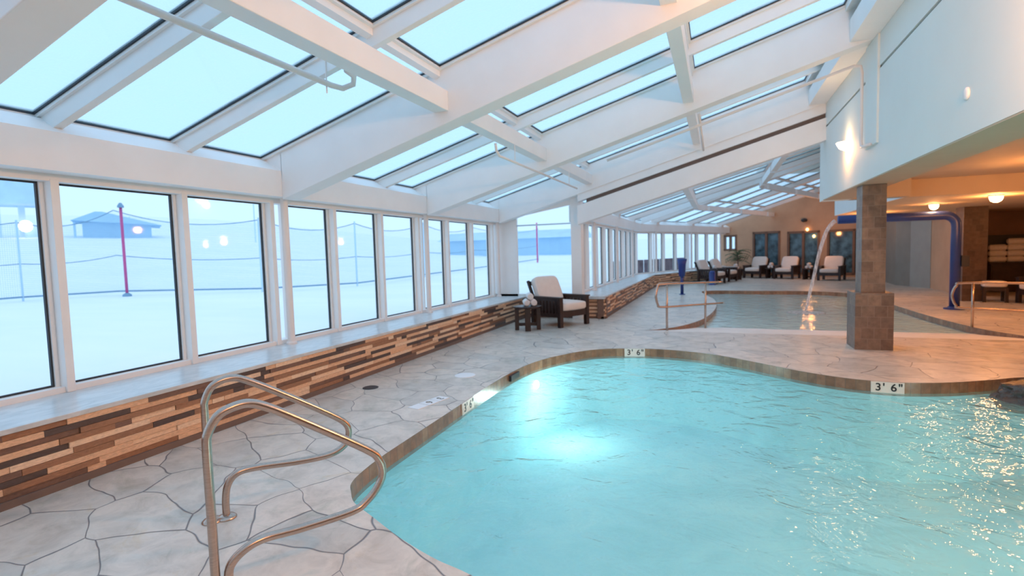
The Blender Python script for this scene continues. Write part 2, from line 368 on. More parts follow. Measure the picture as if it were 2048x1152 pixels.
def poly_mb(loops, zf):
    mb = MB(); L3 = [[Vector((p.x, p.y, 0)) for p in l] for l in loops]
    tri = tessellate_polygon(L3); flat = [p for l in L3 for p in l]
    mb.v = [(p.x, p.y, zf(p.x, p.y)) for p in flat]
    for t in tri:
        a, b, c = (flat[i] for i in t)
        n = (b-a).cross(c-a).z
        if abs(n) < 1e-10: continue
        mb.f.append(tuple(t) if n > 0 else tuple(reversed(t))); mb.m.append(0)
    return mb
outer = [Vector(p) for p in [(-4.14, -6), (9.5, -6), (9.5, 30.5), (-0.3, 30.5), (-2.30, 21.3), (-2.30, 11.52), (-4.14, 11.52)]]
struct(poly_mb([outer, P1s, P2s], lambda x, y: 0.0), 'floor', M['deck'])
def ribbon(P, z0, z1, name, mat, closed=True, flip=False, zf=None):
    me = bpy.data.meshes.new(name); n = len(P); vs = []; uvs = []; s = 0; idx = list(range(n))+([0] if closed else [])
    for k, i in enumerate(idx):
        if k: s += (P[i]-P[idx[k-1]]).length
        vs += [(P[i].x, P[i].y, z0), (P[i].x, P[i].y, z1)]; uvs += [(s, z0), (s, z1)]
    fs = [(2*k, 2*k+1, 2*k+3, 2*k+2) for k in range(len(idx)-1)]
    me.from_pydata(vs, [], fs); me.materials.append(mat); uv = me.uv_layers.new(name='UVMap')
    for p in me.polygons:
        for li in p.loop_indices: uv.data[li].uv = uvs[me.loops[li].vertex_index]
    me.polygons.foreach_set('use_smooth', [True]*len(me.polygons))
    o = bpy.data.objects.new(name, me); COL.objects.link(o); o['kind'] = 'structure'; return o
ribbon(P1s, -0.15, 0.0, 'pool_tile_band', M['tile'])
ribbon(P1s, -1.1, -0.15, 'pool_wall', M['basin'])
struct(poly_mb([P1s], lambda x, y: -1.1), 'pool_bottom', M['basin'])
w = poly_mb([P1s], lambda x, y: -0.118).build('pool_water', M['water']); tag(w, 'turquoise rippled water filling the large near pool', 'water', kind='stuff')
ribbon(P2s, -0.95, 0.0, 'pool_tile_band', M['tile'], closed=False)
ramp_z = lambda x, y: -0.086*(y-9.9)
M['sand'] = paint('sandy_plaster', (0.78, 0.76, 0.72), 0.5, var=0.06, sc=2)
struct(poly_mb([P2s], ramp_z), 'sloped_entry_floor', M['sand'])
w = poly_mb([P2s], lambda x, y: -0.12).build('pool_water', M['water2']); tag(w, 'calm grey-green water in the shallow far pool', 'water', kind='stuff')
# pale strip across the sloped entry, along the water line
g = MB(); gp = [(-0.36, 11.45), (0.8, 11.2), (2.1, 10.95), (3.0, 10.95), (4.1, 11.2)]
for (a, b) in zip(gp[:-1], gp[1:]):
    a = Vector(a); b = Vector(b); d = (b-a).normalized(); n = Vector((-d.y, d.x))*0.05
    q = [a-n, b-n, b+n, a+n]
    g.loft([(p.x, p.y, ramp_z(p.x, p.y)-0.01) for p in q], [(p.x, p.y, ramp_z(p.x, p.y)+0.006) for p in q])
struct(g, 'entry_strip', M['lid'])

# ------------------------------------------------------------------ glazed sections
SL = 0.287
def frame_T(O, ang):
    t = Vector((math.sin(ang), math.cos(ang), 0)); n = Vector((math.cos(ang), -math.sin(ang), 0)); O = Vector((O[0], O[1], 0))
    return lambda p: O + n*p[0] + t*p[1] + Vector((0, 0, p[2]))
def gz(u): return 2.67 + SL*(u-0.06)
WN = [0]
def window(quad, T, gasket=0.014, frame=0.045, fdepth=0.05, glass='glass', nrm=None, fmat='white'):
    """quad: four (u,v,z) corners of the visible pane; nrm: inward direction in local frame"""
    WN[0] += 1
    q = [Vector(p) for p in quad]; c = sum(q, Vector())/4; nrm = Vector(nrm).normalized()
    w = empty('window_%d' % WN[0], T(c), kind='structure'); off = T(c)
    def out(p, d): # offset corner outwards in plane by d
        k = q.index(p); a = q[k-1]-p; b = q[(k+1) % 4]-p; a.normalize(); b.normalize(); return p-(a+b)*d
    def ring(d0, d1, h0, h1, name, mat):
        mb = MB(); A = [out(p, d0) for p in q]; B = [out(p, d1) for p in q]
        for k in range(4):
            j = (k+1) % 4; sec = [A[k], A[j], B[j], B[k]]
            mb.loft([T(p+nrm*h0)-off for p in sec], [T(p+nrm*h1)-off for p in sec])
        return mb.build(name, mat, w)
    ring(0.0, gasket, -0.01, 0.012, 'gasket', M['gasket'])
    if frame: ring(gasket, gasket+frame, -0.03, fdepth, 'frame', M[fmat])
    mb = MB(); mb.add([T(p)-off for p in q], [(0, 1, 2, 3)]); mb.build('pane', M[glass], w)
    return w
def stone_wall(u, v0, v1, T, name, z0=0.05, z1=0.465, face=1, along=True):
    mb = MB(); rows = 10; h = (z1-z0)/rows; prevrow = []
    mb.box((u-0.16*face, v0, 0.0), (u-0.02*face, v1, z1), T if along else T, 3)
    for r in range(rows):
        v = v0 - random.uniform(0, 0.5)
        last = -1; cur = []
        while v < v1:
            L = random.choice([0.12, 0.35, 0.55, 0.55, 0.8, 0.95]); a = max(v, v0); b = min(v+L, v1)
            if b-a > 0.01:
                mi = random.choices(range(5), [22, 14, 27, 20, 17])[0]
                m_ = (a+b)/2; below = [q for (qa, qb, q) in prevrow if qa <= m_ <= qb]
                for _t in range(6):
                    if mi == last or (below and (mi == below[0] or ((mi < 2) == (below[0] < 2) and random.random() < 0.72))): mi = random.choices(range(5), [26, 20, 22, 18, 14])[0]
                    else: break
                cur.append((a, b, mi))
                last = mi; d = random.uniform(-0.004, 0.012)
                mb.box((u-0.03*face, a+0.001, z0+r*h+0.001), (u+d*face, b-0.001, z0+(r+1)*h-0.001), T, mi)
            v += L
        prevrow = cur
    return mb.build(name, STONES, kind='structure')
def section(O, ang, vends, rafters, vlo, vhi, ucut=None, uend=6.44, vl=None, pl=0.93, rows=((0.06, 2.28), (2.40, 4.50), (4.62, 6.38)), posts=True, cond=None, rd=0.0, bd=0.17, fd=0.035, sr=0.09):
    """vends: pane far ends; rafters: near faces; vlo/vhi: overall extent (functions of u allowed)"""
    T = frame_T(O, ang)
    lo = vlo if callable(vlo) else (lambda u: vlo); hi = vhi if callable(vhi) else (lambda u: vhi)
    def slab(poly, name, mat, bev=0):
        a = [T((u, lo(u), z)) for u, z in poly]; b = [T((u, hi(u), z)) for u, z in poly]
        return struct(MB().loft(a, b), name, M[mat], bevel=bev)
    slab([(-0.02, 2.155), (-0.02, 2.64), (0.09, 2.63), (0.13, 2.60), (0.30, 2.50), (0.30, 2.21), (0.11, 2.21), (0.11, 2.155)], 'roof_header', 'beam')
    slab([(-0.14, 0.44), (-0.14, 0.5), (0.80, 0.5), (0.80, 0.465), (0.76, 0.465), (0.76, 0.44)], 'window_sill', 'sill', 0.004)
    slab([(-0.06, 0.49), (-0.06, 0.545), (0.09, 0.545), (0.09, 0.49)], 'sill_rail', 'white')
    slab([(-0.14, 0.0), (-0.14, 0.44), (-0.02, 0.44), (-0.02, 0.0)], 'foundation_wall', 'plaster')
    prev = None
    for i, ve in enumerate(vends):
        vs = ve-pl
        if any(r < vs+0.02 < r+0.30 for r in rafters): vs = [r for r in rafters if r < vs+0.02 < r+0.30][0]+0.30
        if cond is None or cond(vs, ve):
            # vertical window
            window([(0, vs, 0.56), (0, ve, 0.56), (0, ve, 2.14), (0, vs, 2.14)], T, frame=0.03, fdepth=0.03, nrm=(1, 0, 0))
            # mullion after pane end
            struct(MB().box((-0.05, ve+0.045, 0.50), (0.115, ve+0.105, 2.17), T), 'mullion', M['white'], bevel=0.004)
        # skylight panes
        for (u0, u1) in rows:
            u1 = min(u1, uend-0.05)
            if u1 <= u0: continue
            A = lambda u, v: (u, min(max(v, lo(u)+0.03), hi(u)-0.05), gz(u))
            q = [A(u0, vs), A(u0, ve), A(u1, ve), A(u1, vs)]
            if (q[1][1]-q[0][1]) < 0.12 and (q[2][1]-q[3][1]) < 0.12: continue
            if (q[1][1]-q[0][1]) < 0.05: q[1] = (q[1][0], q[0][1]+0.05, q[1][2])
            if (q[2][1]-q[3][1]) < 0.05: q[2] = (q[2][0], q[3][1]+0.05, q[2][2])
            window(q, T, frame=0.035, fdepth=fd, glass='snowglass', nrm=(SL, 0, -1))
        # glazing bar
        if not any(r-0.03 < ve+0.05 < r+0.26 for r in rafters):
            def bar(u0, u1):
                sec = lambda u: [T((u, ve+0.04, gz(u)-min(0.03, bd*0.3))), T((u, ve+0.04, gz(u)-bd)), T((u, ve+0.105, gz(u)-bd)), T((u, ve+0.105, gz(u)-min(0.03, bd*0.3)))]
                struct(MB().loft(sec(u0), sec(u1)), 'glazing_bar', M['white'], bevel=0.004)
            ue = uend
            if ucut:
                us = [u/10 for u in range(1, int(uend*10)) if lo(u/10) < ve < hi(u/10)]
                if us: bar(max(us[0], 0.08), us[-1])
            else: bar(0.08, ue)
    # roof skin strips between panes (outside light seal)
    for ui, (u0, u1) in enumerate([(rows[0][1]+0.0, rows[1][0]), (rows[1][1], rows[2][0]), (rows[2][1], uend)]):
        if u0 >= uend: continue
        a = [T((u0+0.03, lo(u0), gz(u0+0.03)-0.01)), T((u1-0.03, lo(u1), gz(u1-0.03)-0.01)), T((u1-0.03, lo(u1), gz(u1-0.03)-sr)), T((u0+0.03, lo(u0), gz(u0+0.03)-sr))]
        b = [T((u0+0.03, hi(u0), gz(u0+0.03)-0.01)), T((u1-0.03, hi(u1), gz(u1-0.03)-0.01)), T((u1-0.03, hi(u1), gz(u1-0.03)-sr)), T((u0+0.03, hi(u0), gz(u0+0.03)-sr))]
        struct(MB().loft(a, b), 'sash_rail', M['white'])
    for r in rafters:
        bot = lambda u: 2.21+rd+SL*(u-0.40)
        for (ua, ub) in [(0.30, uend)]:
            sec = lambda u: [T((u, r, bot(u))), T((u, r+0.235, bot(u))), T((u, r+0.235, gz(u)-0.015)), T((u, r, gz(u)-0.015))]
            if ucut:
                us = [u/10 for u in range(3, int(uend*10)) if lo(u/10) < r < hi(u/10)]
                if not us: continue
                ua, ub = us[0], us[-1]
            struct(MB().loft(sec(ua), sec(ub)), 'rafter', M['beam'], bevel=0.006)
        if not ucut or True:
            if lo(0.2) < r < hi(0.2):
                sc2 = lambda u: [T((u, r, 2.45)), T((u, r+0.235, 2.45)), T((u, r+0.235, gz(u)-0.015)), T((u, r, gz(u)-0.015))]
                struct(MB().loft(sc2(0.05), sc2(0.31)), 'rafter_seat', M['beam'])
        # post under the rafter
        if posts and (cond is None or cond(r, r+0.2)):
            pm = MB().tube([T((0.2, r+0.12, 0.5)), T((0.2, r+0.12, 2.22))], 0.042, 16)
            pm.lathe([(0.06, 0.0), (0.06, 0.02), (0.045, 0.035)], T((0.2, r+0.12, 0.5)))
            struct(pm, 'rafter_post', M['pipe'], smooth=False)
    rr = sorted(rafters)
    # purlins between rafters
    ends = [lo(2.4)]+rr+[hi(2.4)]
    for (uc0, uc1, dz, dz2) in ((2.29, 2.45, 2.905, 3.10), (4.46, 4.60, 3.52, 3.72)):
        for k in range(len(ends)-1):
            a = ends[k]+(0.235 if k else 0.0); b = ends[k+1]
            if ucut: a = max(a, lo(uc0)); b = min(b, hi(uc0))
            if b-a < 0.2: continue
            struct(MB().box((uc0, a, dz), (uc1, b, dz2), T), 'purlin', M['beam'], bevel=0.006)
    return T

# section one: along the near deck
ends1 = [2.51+1.075*k for k in range(-8, 9)]
raf1 = [4.71-3.225*k for k in range(3, -1, -1)]+[7.93, 11.12]
T1 = section((-4.9, 0), 0, ends1, raf1, -6.0, 11.40, uend=6.74)
stone_wall(0.78, -6.0, 11.5, T1, 'wall_left')
struct(MB().box((0.70, -6, 0), (0.795, 11.5, 0.05), T1), 'baseboard_left', M['groove'])
# edge beam along the wall head
for (a, b) in ((-5.9, -1.7), (-1.5, 1.5), (1.72, 4.71), (4.95, 7.93), (8.17, 11.12)):
    struct(MB().box((-4.9+6.44+0.02, a, 4.02), (1.84, b, 4.30)), 'edge_beam', M['beam'], bevel=0.006)
# section two, recessed
ang3 = R(23.0); tan = math.tan(ang3/2)
O2 = (-3.08, 0); O3 = (-3.08, 21.46)
ends2 = [12.86+1.075*k for k in range(0, 9)]
raf2 = [13.02, 16.25, 19.47]
T2 = section(O2, 0, ends2, raf2, 11.62, lambda u: 21.46-u*tan, ucut=True, uend=8.2, rd=0.40, bd=0.03, fd=0.012, sr=0.03, rows=((0.06, 2.28), (2.40, 4.50), (4.62, 8.1)))
stone_wall(0.78, 11.45, 21.30, T2, 'wall_left')
struct(MB().box((0.70, 11.45, 0), (0.79, 21.3, 0.05), T2), 'baseboard_left', M['groove'])
ends3 = [1.10+1.075*k for k in range(0, 7)]
raf3 = [1.25, 4.48, 7.70]
T3 = section(O3, ang3, ends3, raf3, lambda u: u*tan, lambda u: 8.75, ucut=True, uend=8.2, rd=0.40, bd=0.03, fd=0.012, sr=0.03, rows=((0.06, 2.28), (2.40, 4.50), (4.62, 8.1)))
stone_wall(0.78, 0.16, 8.7, T3, 'wall_left')
struct(MB().box((0.70, 0.15, 0), (0.79, 8.7, 0.05), T3), 'baseboard_left', M['groove'])
# hip rafter at the bend
hp = lambda u, o, z: T2((u, 21.46-u*tan+o, z))
sec = lambda u: [hp(u, -0.06, 2.53+SL*(u-0.4)), hp(u, 0.06, 2.53+SL*(u-0.4)), hp(u, 0.06, gz(u)), hp(u, -0.06, gz(u))]
struct(MB().loft(sec(0.3), sec(8.2)), 'rafter', M['beam'])

# gable between section one and two
zt = lambda X: 2.21+SL*(X+4.5)
def gpan(x0, x1, f0, f1, y0, y1, name, mat):
    a = [(x0, y0, f0(x0)), (x1, y0, f0(x1)), (x1, y0, f1(x1)), (x0, y0, f1(x0))]
    b = [(x, y1, z) for (x, _, z) in a]
    return struct(MB().loft(a, b), name, mat)
gl = lambda X: 2.10+0.283*(X+2.66)
gpan(-2.78, 1.84, lambda x: gl(x), lambda x: gl(x)+0.40, 11.10, 11.34, 'gable_beam', M['beam'])
gpan(-2.60, 1.84, lambda x: gl(x)+0.40, lambda x: gl(x)+0.49, 11.20, 11.34, 'gable_groove', M['groove'])
gpan(-2.78, 1.84, lambda x: gl(x)+0.49, lambda x: gz(x+4.9)-0.02, 11.14, 11.34, 'gable_wall', M['beam'])
struct(MB().box((-3.0, 11.36, 0.0), (-2.77, 11.62, 2.9)), 'corner_post', M['white'], bevel=0.005)
struct(MB().box((-4.9, 11.40, 0.44), (-2.28, 11.56, 0.50)), 'window_sill', M['sill'])
T90 = lambda p: Vector((p[1], 11.53-p[0], p[2]))
struct(MB().box((-4.9, 11.53, 0.0), (-2.29, 11.68, 0.44)), 'wall_niche', M['plaster'])
stone_wall(0.0, -4.14, -2.275, lambda p: Vector((p[1], 11.50-p[0], p[2])), 'wall_niche')
# gable window
WN[0] += 1
gw = empty('window_%d' % WN[0], (-3.65, 11.45, 1.4), kind='structure'); off = Vector((-3.65, 11.45, 1.4))
def gp_(v): return [tuple(Vector(p)-off) for p in v]
gx0, gx1 = -4.30, -3.02
top = lambda x: 2.27+0.20*(x+4.3)
MB().add(gp_([(gx0, 11.45, 0.55), (gx1, 11.45, 0.55), (gx1, 11.45, top(gx1)), (gx0, 11.45, top(gx0))]), [(0, 1, 2, 3)]).build('pane', M['glass'], gw)
fr = MB()
for a, b in (((-4.9, 11.42, 0.5), (gx1, 11.5, 0.55)), ((-4.9, 11.42, 0.5), (gx0, 11.5, 2.6))): fr.box(tuple(Vector(a)-off), tuple(Vector(b)-off))
fr.loft(gp_([(gx0-.3, 11.42, top(gx0)), (gx1, 11.42, top(gx1)), (gx1, 11.42, 2.75), (gx0-.3, 11.42, 2.4)]), gp_([(gx0-.3, 11.5, top(gx0)), (gx1, 11.5, top(gx1)), (gx1, 11.5, 2.75), (gx0-.3, 11.5, 2.4)]))
fr.build('frame', M['white'], gw)
MB().box(tuple(Vector((gx0, 11.43, 2.105))-off), tuple(Vector((gx1, 11.47, 2.135))-off)).build('transom', M['lift'], gw)

# ------------------------------------------------------------------ right side: upper wall, soffits, ceilings
struct(MB().box((1.84, -6, 2.325), (2.30, 11.34, 3.60)), 'wall_right', M['plaster'])
struct(MB().box((1.842, -6, 2.31), (2.30, 11.34, 2.325)), 'wall_soffit', M['soffit'])
struct(MB().box((1.87, -6, 3.60), (2.30, 11.34, 3.635)), 'wall_joint', M['groove'])
struct(MB().box((1.84, -6, 3.635), (2.30, 11.34, 4.75)), 'wall_right', M['plaster'])
for y in (7.74, 4.5):
    struct(MB().box((1.815, y, 2.72 if y > 6 else 3.4), (1.85, y+0.55, 4.02)), 'wall_pilaster', M['plaster'], bevel=0.004)
struct(MB().box((2.30, -6, 2.62), (9.5, 11.7, 2.72)), 'ceiling', M['soffit'])
struct(MB().box((2.30, 11.34, 2.31), (3.2, 11.7, 2.62)), 'ceiling_drop', M['soffit'])
struct(MB().box((1.84, 11.34, 2.31), (2.30, 11.7, 4.75)), 'ceiling_drop', M['plaster'])
struct(MB().box((3.2, 11.7, 2.31), (9.5, 17.7, 2.80)), 'ceiling', M['soffit'])
struct(MB().box((5.9, 17.7, 2.31), (9.5, 27.0, 2.80)), 'ceiling', M['soffit'])
struct(MB().box((3.17, 17.7, 2.31), (5.9, 17.75, 2.80)), 'ceiling_fascia', M['soffit'])
struct(MB().box((1.84, 11.34, 5.1), (9.65, 30.5, 5.2)), 'ceiling', M['soffit'])
struct(MB().box((3.17, 11.7, 2.31), (3.2, 17.7, 2.80)), 'ceiling_fascia', M['white'])
struct(MB().box((2.3, 11.64, 2.31), (9.5, 11.7, 2.62)), 'ceiling_fascia', M['soffit'])
# closed shell behind and to the right
struct(MB().box((-5.0, -6.15, 0), (9.6, -6.0, 5.0)), 'wall_back', M['plaster'])
struct(MB().box((9.5, -6, 0), (9.65, 30, 2.8)), 'wall_right', M['brownwall'])
# end wall, square to section three
E0 = Vector((0.2, 29.6, 0)); en = Vector((math.cos(ang3), -math.sin(ang3), 0)); et = Vector((math.sin(ang3), math.cos(ang3), 0))
TE = lambda p: E0 + en*p[0] + et*p[1] + Vector((0, 0, p[2]))
def zr(s): return 2.62 + SL*(s)+0.1
mb = MB()
ops = [(0.14, 0.80, 1.30, 2.10), (1.58, 2.86, 0.10, 2.20), (3.18, 4.56, 0.10, 2.14), (4.86, 6.95, 0.10, 2.14), (7.1, 7.4, 0.0, 2.18)]
xs = [0.0]
for o in ops: xs += [o[0], o[1]]
xs.append(9.9)
for i in range(len(xs)-1):
    a, b = xs[i], xs[i+1]; op = [o for o in ops if abs(o[0]-a) < 1e-6]
    z0 = op[0][3] if op else 0.0
    A = [TE((a, 0, z0)), TE((b, 0, z0)), TE((b, 0, zr(b))), TE((a, 0, zr(a)))]; B = [p+et*0.2 for p in A]
    mb.loft(A, B)
    if op: mb.box((a, 0, 0), (b, 0.2, op[0][2]), TE)
struct(mb, 'wall_end', M['brownwall'])
for k, (a, b, z0, z1) in enumerate(ops):
    dn = k == 4
    if dn: wn = empty('door_1', TE(((a+b)/2, 0.08, 0)), kind='structure')
    else:
        WN[0] += 1; wn = empty('window_%d' % WN[0], TE(((a+b)/2, 0.08, 0)), kind='structure')
    off = TE(((a+b)/2, 0.08, 0)); TT = lambda p: TE(p)-off
    f = MB()
    for (x0, x1) in ((a, a+0.09), (b-0.09, b)) + (() if dn else (((a+b)/2-0.05, (a+b)/2+0.05),)): f.box((x0, -0.03, z0), (x1, 0.12, z1), TT)
    f.box((a, -0.03, z1-0.1), (b, 0.12, z1), TT); f.box((a, -0.03, z0), (b, 0.12, z0+0.1), TT)
    f.build('frame', M['darkwall'] if k < 4 else M['dark'], wn)
    MB().box((a+0.05, 0.05, z0+0.05), (b-0.05, 0.07, z1-0.05), TT).build('pane', M['glass'] if k == 0 else M['darkglass'], wn)
# stone partition on the right of the far deck
def vwall(p, q, z1, th, name, mat):
    p = Vector(p); q = Vector(q); d = (q-p).normalized(); n = Vector((-d.y, d.x))*th
    Q = [p, q, q+n, p+n]
    return struct(MB().loft([(v.x, v.y, 0) for v in Q], [(v.x, v.y, z1) for v in Q]), name, mat)
vwall((6.02, 21.3), (5.81, 22.07), 2.31, -0.12, 'wall_partition', M['greypanel'])
vwall((6.29, 20.37), (6.02, 21.3), 2.31, -0.12, 'wall_partition', M['greypanel2'])
vwall((5.81, 22.07), (6.2, 26.9), 2.31, -0.12, 'wall_partition', M['greypanel'])
vwall((6.31, 17.5), (6.30, 20.37), 2.31, -0.12, 'wall_partition', M['brownwall'])
vwall((6.4, 19.6), (9.5, 19.6), 2.31, 0.12, 'wall_alcove', M['darkwall'])

# ------------------------------------------------------------------ columns
def column(x0, y0, w, d, base_h, inset, top, mat='slate'):
    o = MB()
    c = empty('tiled_column', (x0+w/2, y0+d/2, 0))
    if base_h: MB().box((-w/2, -d/2, 0), (w/2, d/2, base_h)).build('plinth', M[mat], c, autouv=True, bevel=0.004)
    MB().box((-w/2+inset, -d/2+inset, base_h), (w/2-inset, d/2-inset, top)).build('shaft', M[mat], c, autouv=True, bevel=0.003)
    return c
c = column(1.81, 8.64, 0.46, 0.50, 0.80, 0.085, 2.31); tag(c, 'brown slate tiled column on wide plinth standing between the two pools', 'column')
c = column(5.62, 16.1, 0.48, 0.48, 0.0, 0.0, 2.31, 'darkslate'); tag(c, 'dark tiled column beside the lounge chairs on the right', 'column')

# ------------------------------------------------------------------ near grab rails
def arc_tube(pts, n=5): return smooth_open([Vector(p) for p in pts], n)
dR = Vector((math.cos(R(52)), math.sin(R(52)), 0))
profA = [(0, 0.0), (0, 0.35), (0, 0.63), (0.005, 0.71), (0.05, 0.79), (0.14, 0.82), (0.24, 0.785), (0.51, 0.62), (0.72, 0.48), (0.785, 0.415), (0.795, 0.35), (0.765, 0.285), (0.67, 0.245), (0.49, 0.243), (0.24, 0.262), (0.14, 0.25), (0.09, 0.19), (0.075, 0.10), (0.075, 0.0)]
profB = [(0, 0.0), (0, 0.35), (0, 0.66), (0.008, 0.73), (0.045, 0.795), (0.09, 0.825), (0.17, 0.84), (0.25, 0.81), (0.40, 0.715), (0.70, 0.51), (0.77, 0.44), (0.79, 0.36), (0.76, 0.29), (0.70, 0.23), (0.62, 0.195), (0.37, 0.18), (0.21, 0.18), (0.12, 0.15), (0.06, 0.09), (0.05, 0.0)]
for base, prof, lab in (((-2.73, 2.12), profA, 'bent steel pool grab rail further from the camera, nearer the window ledge'),
                        ((-2.14, 1.66), profB, 'bent steel pool grab rail nearest the camera, at the water edge')):
    o = empty('grab_rail', (base[0], base[1], 0), label=lab, cat='handrail', group='grab rails at the near pool')
    pts = [tuple(dR*s+Vector((0, 0, z))) for s, z in prof]
    MB().tube(arc_tube(pts, 5), 0.0205, 14).build('tube', M['steel'], o, smooth=True)
    for s in (0.0, prof[-1][0]+0.06 if False else prof[-1][0]):
        e = MB().lathe([(0.055, 0), (0.055, 0.004), (0.045, 0.014), (0.022, 0.022)], tuple(dR*s)).build('escutcheon', M['steel'], o, smooth=True)

# rails at the far pool
def loop_rail(base, d, post_s, top, low, left, right, lab, posts_z, bend_right=True):
    d = Vector((d[0], d[1], 0)).normalized(); o = empty('pool_handrail', (base[0], base[1], 0), label=lab, cat='handrail', group='handrails at the far pool')
    P = lambda s, z: tuple(d*s+Vector((0, 0, z)))
    r = 0.17
    t = lambda s: top[0]+(top[1]-top[0])*(s-left)/(right-left); l = lambda s: low[0]+(low[1]-low[0])*(s-left)/(right-left)
    pts = [P(right, t(right)), P((left+right)/2, t((left+right)/2)), P(left+r, t(left+r)), P(left+0.05, t(left)-0.05), P(left, t(left)-r), P(left, l(left)+r), P(left+0.05, l(left)+0.05), P(left+r, l(left+r)), P((left+right)/2, l((left+right)/2)), P(right, l(right))]
    MB().tube(arc_tube(pts, 5), 0.021, 12).build('rail', M['steel'], o, smooth=True)
    for s, z in zip(post_s, posts_z): MB().tube([P(s, z), P(s, t(s))], 0.021, 12).build('post', M['steel'], o, smooth=True)
    return o
loop_rail((-0.87, 10.1), (0.51, 0.86), (0.0, 1.27), (0.86, 0.78), (0.44, 0.34), -0.32, 1.9, 'steel loop handrail at the entry of the far pool, beside the curved left edge', (-0.03, -0.14))
loop_rail((4.10, 11.3), (0.93, -0.36), (0.0, 1.7), (0.76, 0.78), (0.32, 0.30), -0.27, 2.3, 'steel loop handrail on the right-hand edge of the far pool', (0.0, 0.0))

# ------------------------------------------------------------------ blue water arch
a = empty('water_arch', (4.83, 14.2, 0), label='dark blue pipe arch pouring water into the far pool', cat='water feature')
arc = [(0, 0, 0.0), (0, 0, 1.6), (0, 0, 1.80)]+[(-0.22+0.22*math.cos(t), 0, 1.83+0.22*math.sin(t)) for t in [R(k) for k in (15, 30, 45, 60, 75, 90)]]+[(-0.6, 0, 2.05), (-2.22, 0, 2.05)]
MB().tube(arc, 0.095, 18).build('pipe', M['blue'], a, smooth=True)
MB().lathe([(0.19, 0), (0.19, 0.025), (0.12, 0.04), (0.11, 0.06)]).build('base_flange', M['blue'], a)
MB().box((0.08, -0.09, 0.93), (0.22, 0.09, 1.17)).build('control_box', M['dark'], a, bevel=0.01)
def mk_stream():
    m = bpy.data.materials.new('falling_water'); m.use_nodes = True; nt = m.node_tree; nt.nodes.clear(); L = nt.links
    out = nt.nodes.new('ShaderNodeOutputMaterial'); tr = nt.nodes.new('ShaderNodeBsdfTransparent'); di = nt.nodes.new('ShaderNodeBsdfTranslucent'); di.inputs[0].default_value = (0.85, 0.88, 0.9, 1)
    gl = nt.nodes.new('ShaderNodeBsdfDiffuse'); gl.inputs[0].default_value = (0.85, 0.86, 0.88, 1)
    m1 = nt.nodes.new('ShaderNodeMixShader'); L.new(di.outputs[0], m1.inputs[1]); L.new(gl.outputs[0], m1.inputs[2])
    n = noise(nt, coord(nt, scale=(6, 6, 1.5)), 4, 3); mr = nt.nodes.new('ShaderNodeMapRange'); mr.inputs['From Min'].default_value = 0.35; mr.inputs['From Max'].default_value = 0.65; mr.inputs['To Min'].default_value = 0.15; mr.inputs['To Max'].default_value = 0.75
    L.new(n.outputs[0], mr.inputs[0]); m2 = nt.nodes.new('ShaderNodeMixShader'); L.new(mr.outputs[0], m2.inputs[0]); L.new(tr.outputs[0], m2.inputs[1]); L.new(m1.outputs[0], m2.inputs[2])
    L.new(m2.outputs[0], out.inputs[0]); return m
M['stream'] = mk_stream()
sp = [(2.555, 14.2, 2.03), (2.48, 14.2, 1.96), (2.37, 14.2, 1.76), (2.25, 14.2, 1.35), (2.12, 14.2, 0.70), (2.03, 14.2, 0.25), (1.98, 14.2, -0.07)]
ss = smooth_open([Vector(p) for p in sp], 5)
s_ = MB().tube(ss, [0.045-0.015*i/len(ss) for i in range(len(ss))], 12); s_ = s_.build('water_stream', M['stream'], smooth=True)
tag(s_, 'thin white stream of water falling from the blue arch', 'water', kind='stuff')
f_ = MB().lathe([(0.42, 0.0), (0.36, 0.012), (0.15, 0.025), (0.03, 0.04)], (1.97, 14.2, -0.118), 20).build('water_splash', M['stream'], smooth=True)
tag(f_, 'white splash where the stream meets the far pool', 'water', kind='stuff')
# slim blue spray posts
o = empty('spray_post', (-1.06, 17.9, 0), label='slim blue spray post with a wide nozzle on the deck left of the far pool', cat='water feature')
MB().tube([(0, 0, 0), (0, 0, 0.85)], 0.05, 12).build('pole', M['blue'], o, smooth=True)
MB().lathe([(0.05, 0.55), (0.10, 0.62), (0.12, 0.98), (0.16, 1.15), (0.05, 1.17)], seg=16).build('nozzle', M['blue'], o, smooth=True)
MB().lathe([(0.10, 0), (0.10, 0.015), (0.06, 0.03)]).build('base_flange', M['blue'], o)
o = empty('spray_post', (-0.18, 22.6, 0), label='short blue spray post in front of the dark chairs by the far windows', cat='water feature')
MB().lathe([(0.15, 0), (0.15, 0.02), (0.12, 0.04), (0.12, 0.50), (0.08, 0.56)], seg=16).build('pole', M['blue'], o, smooth=True)

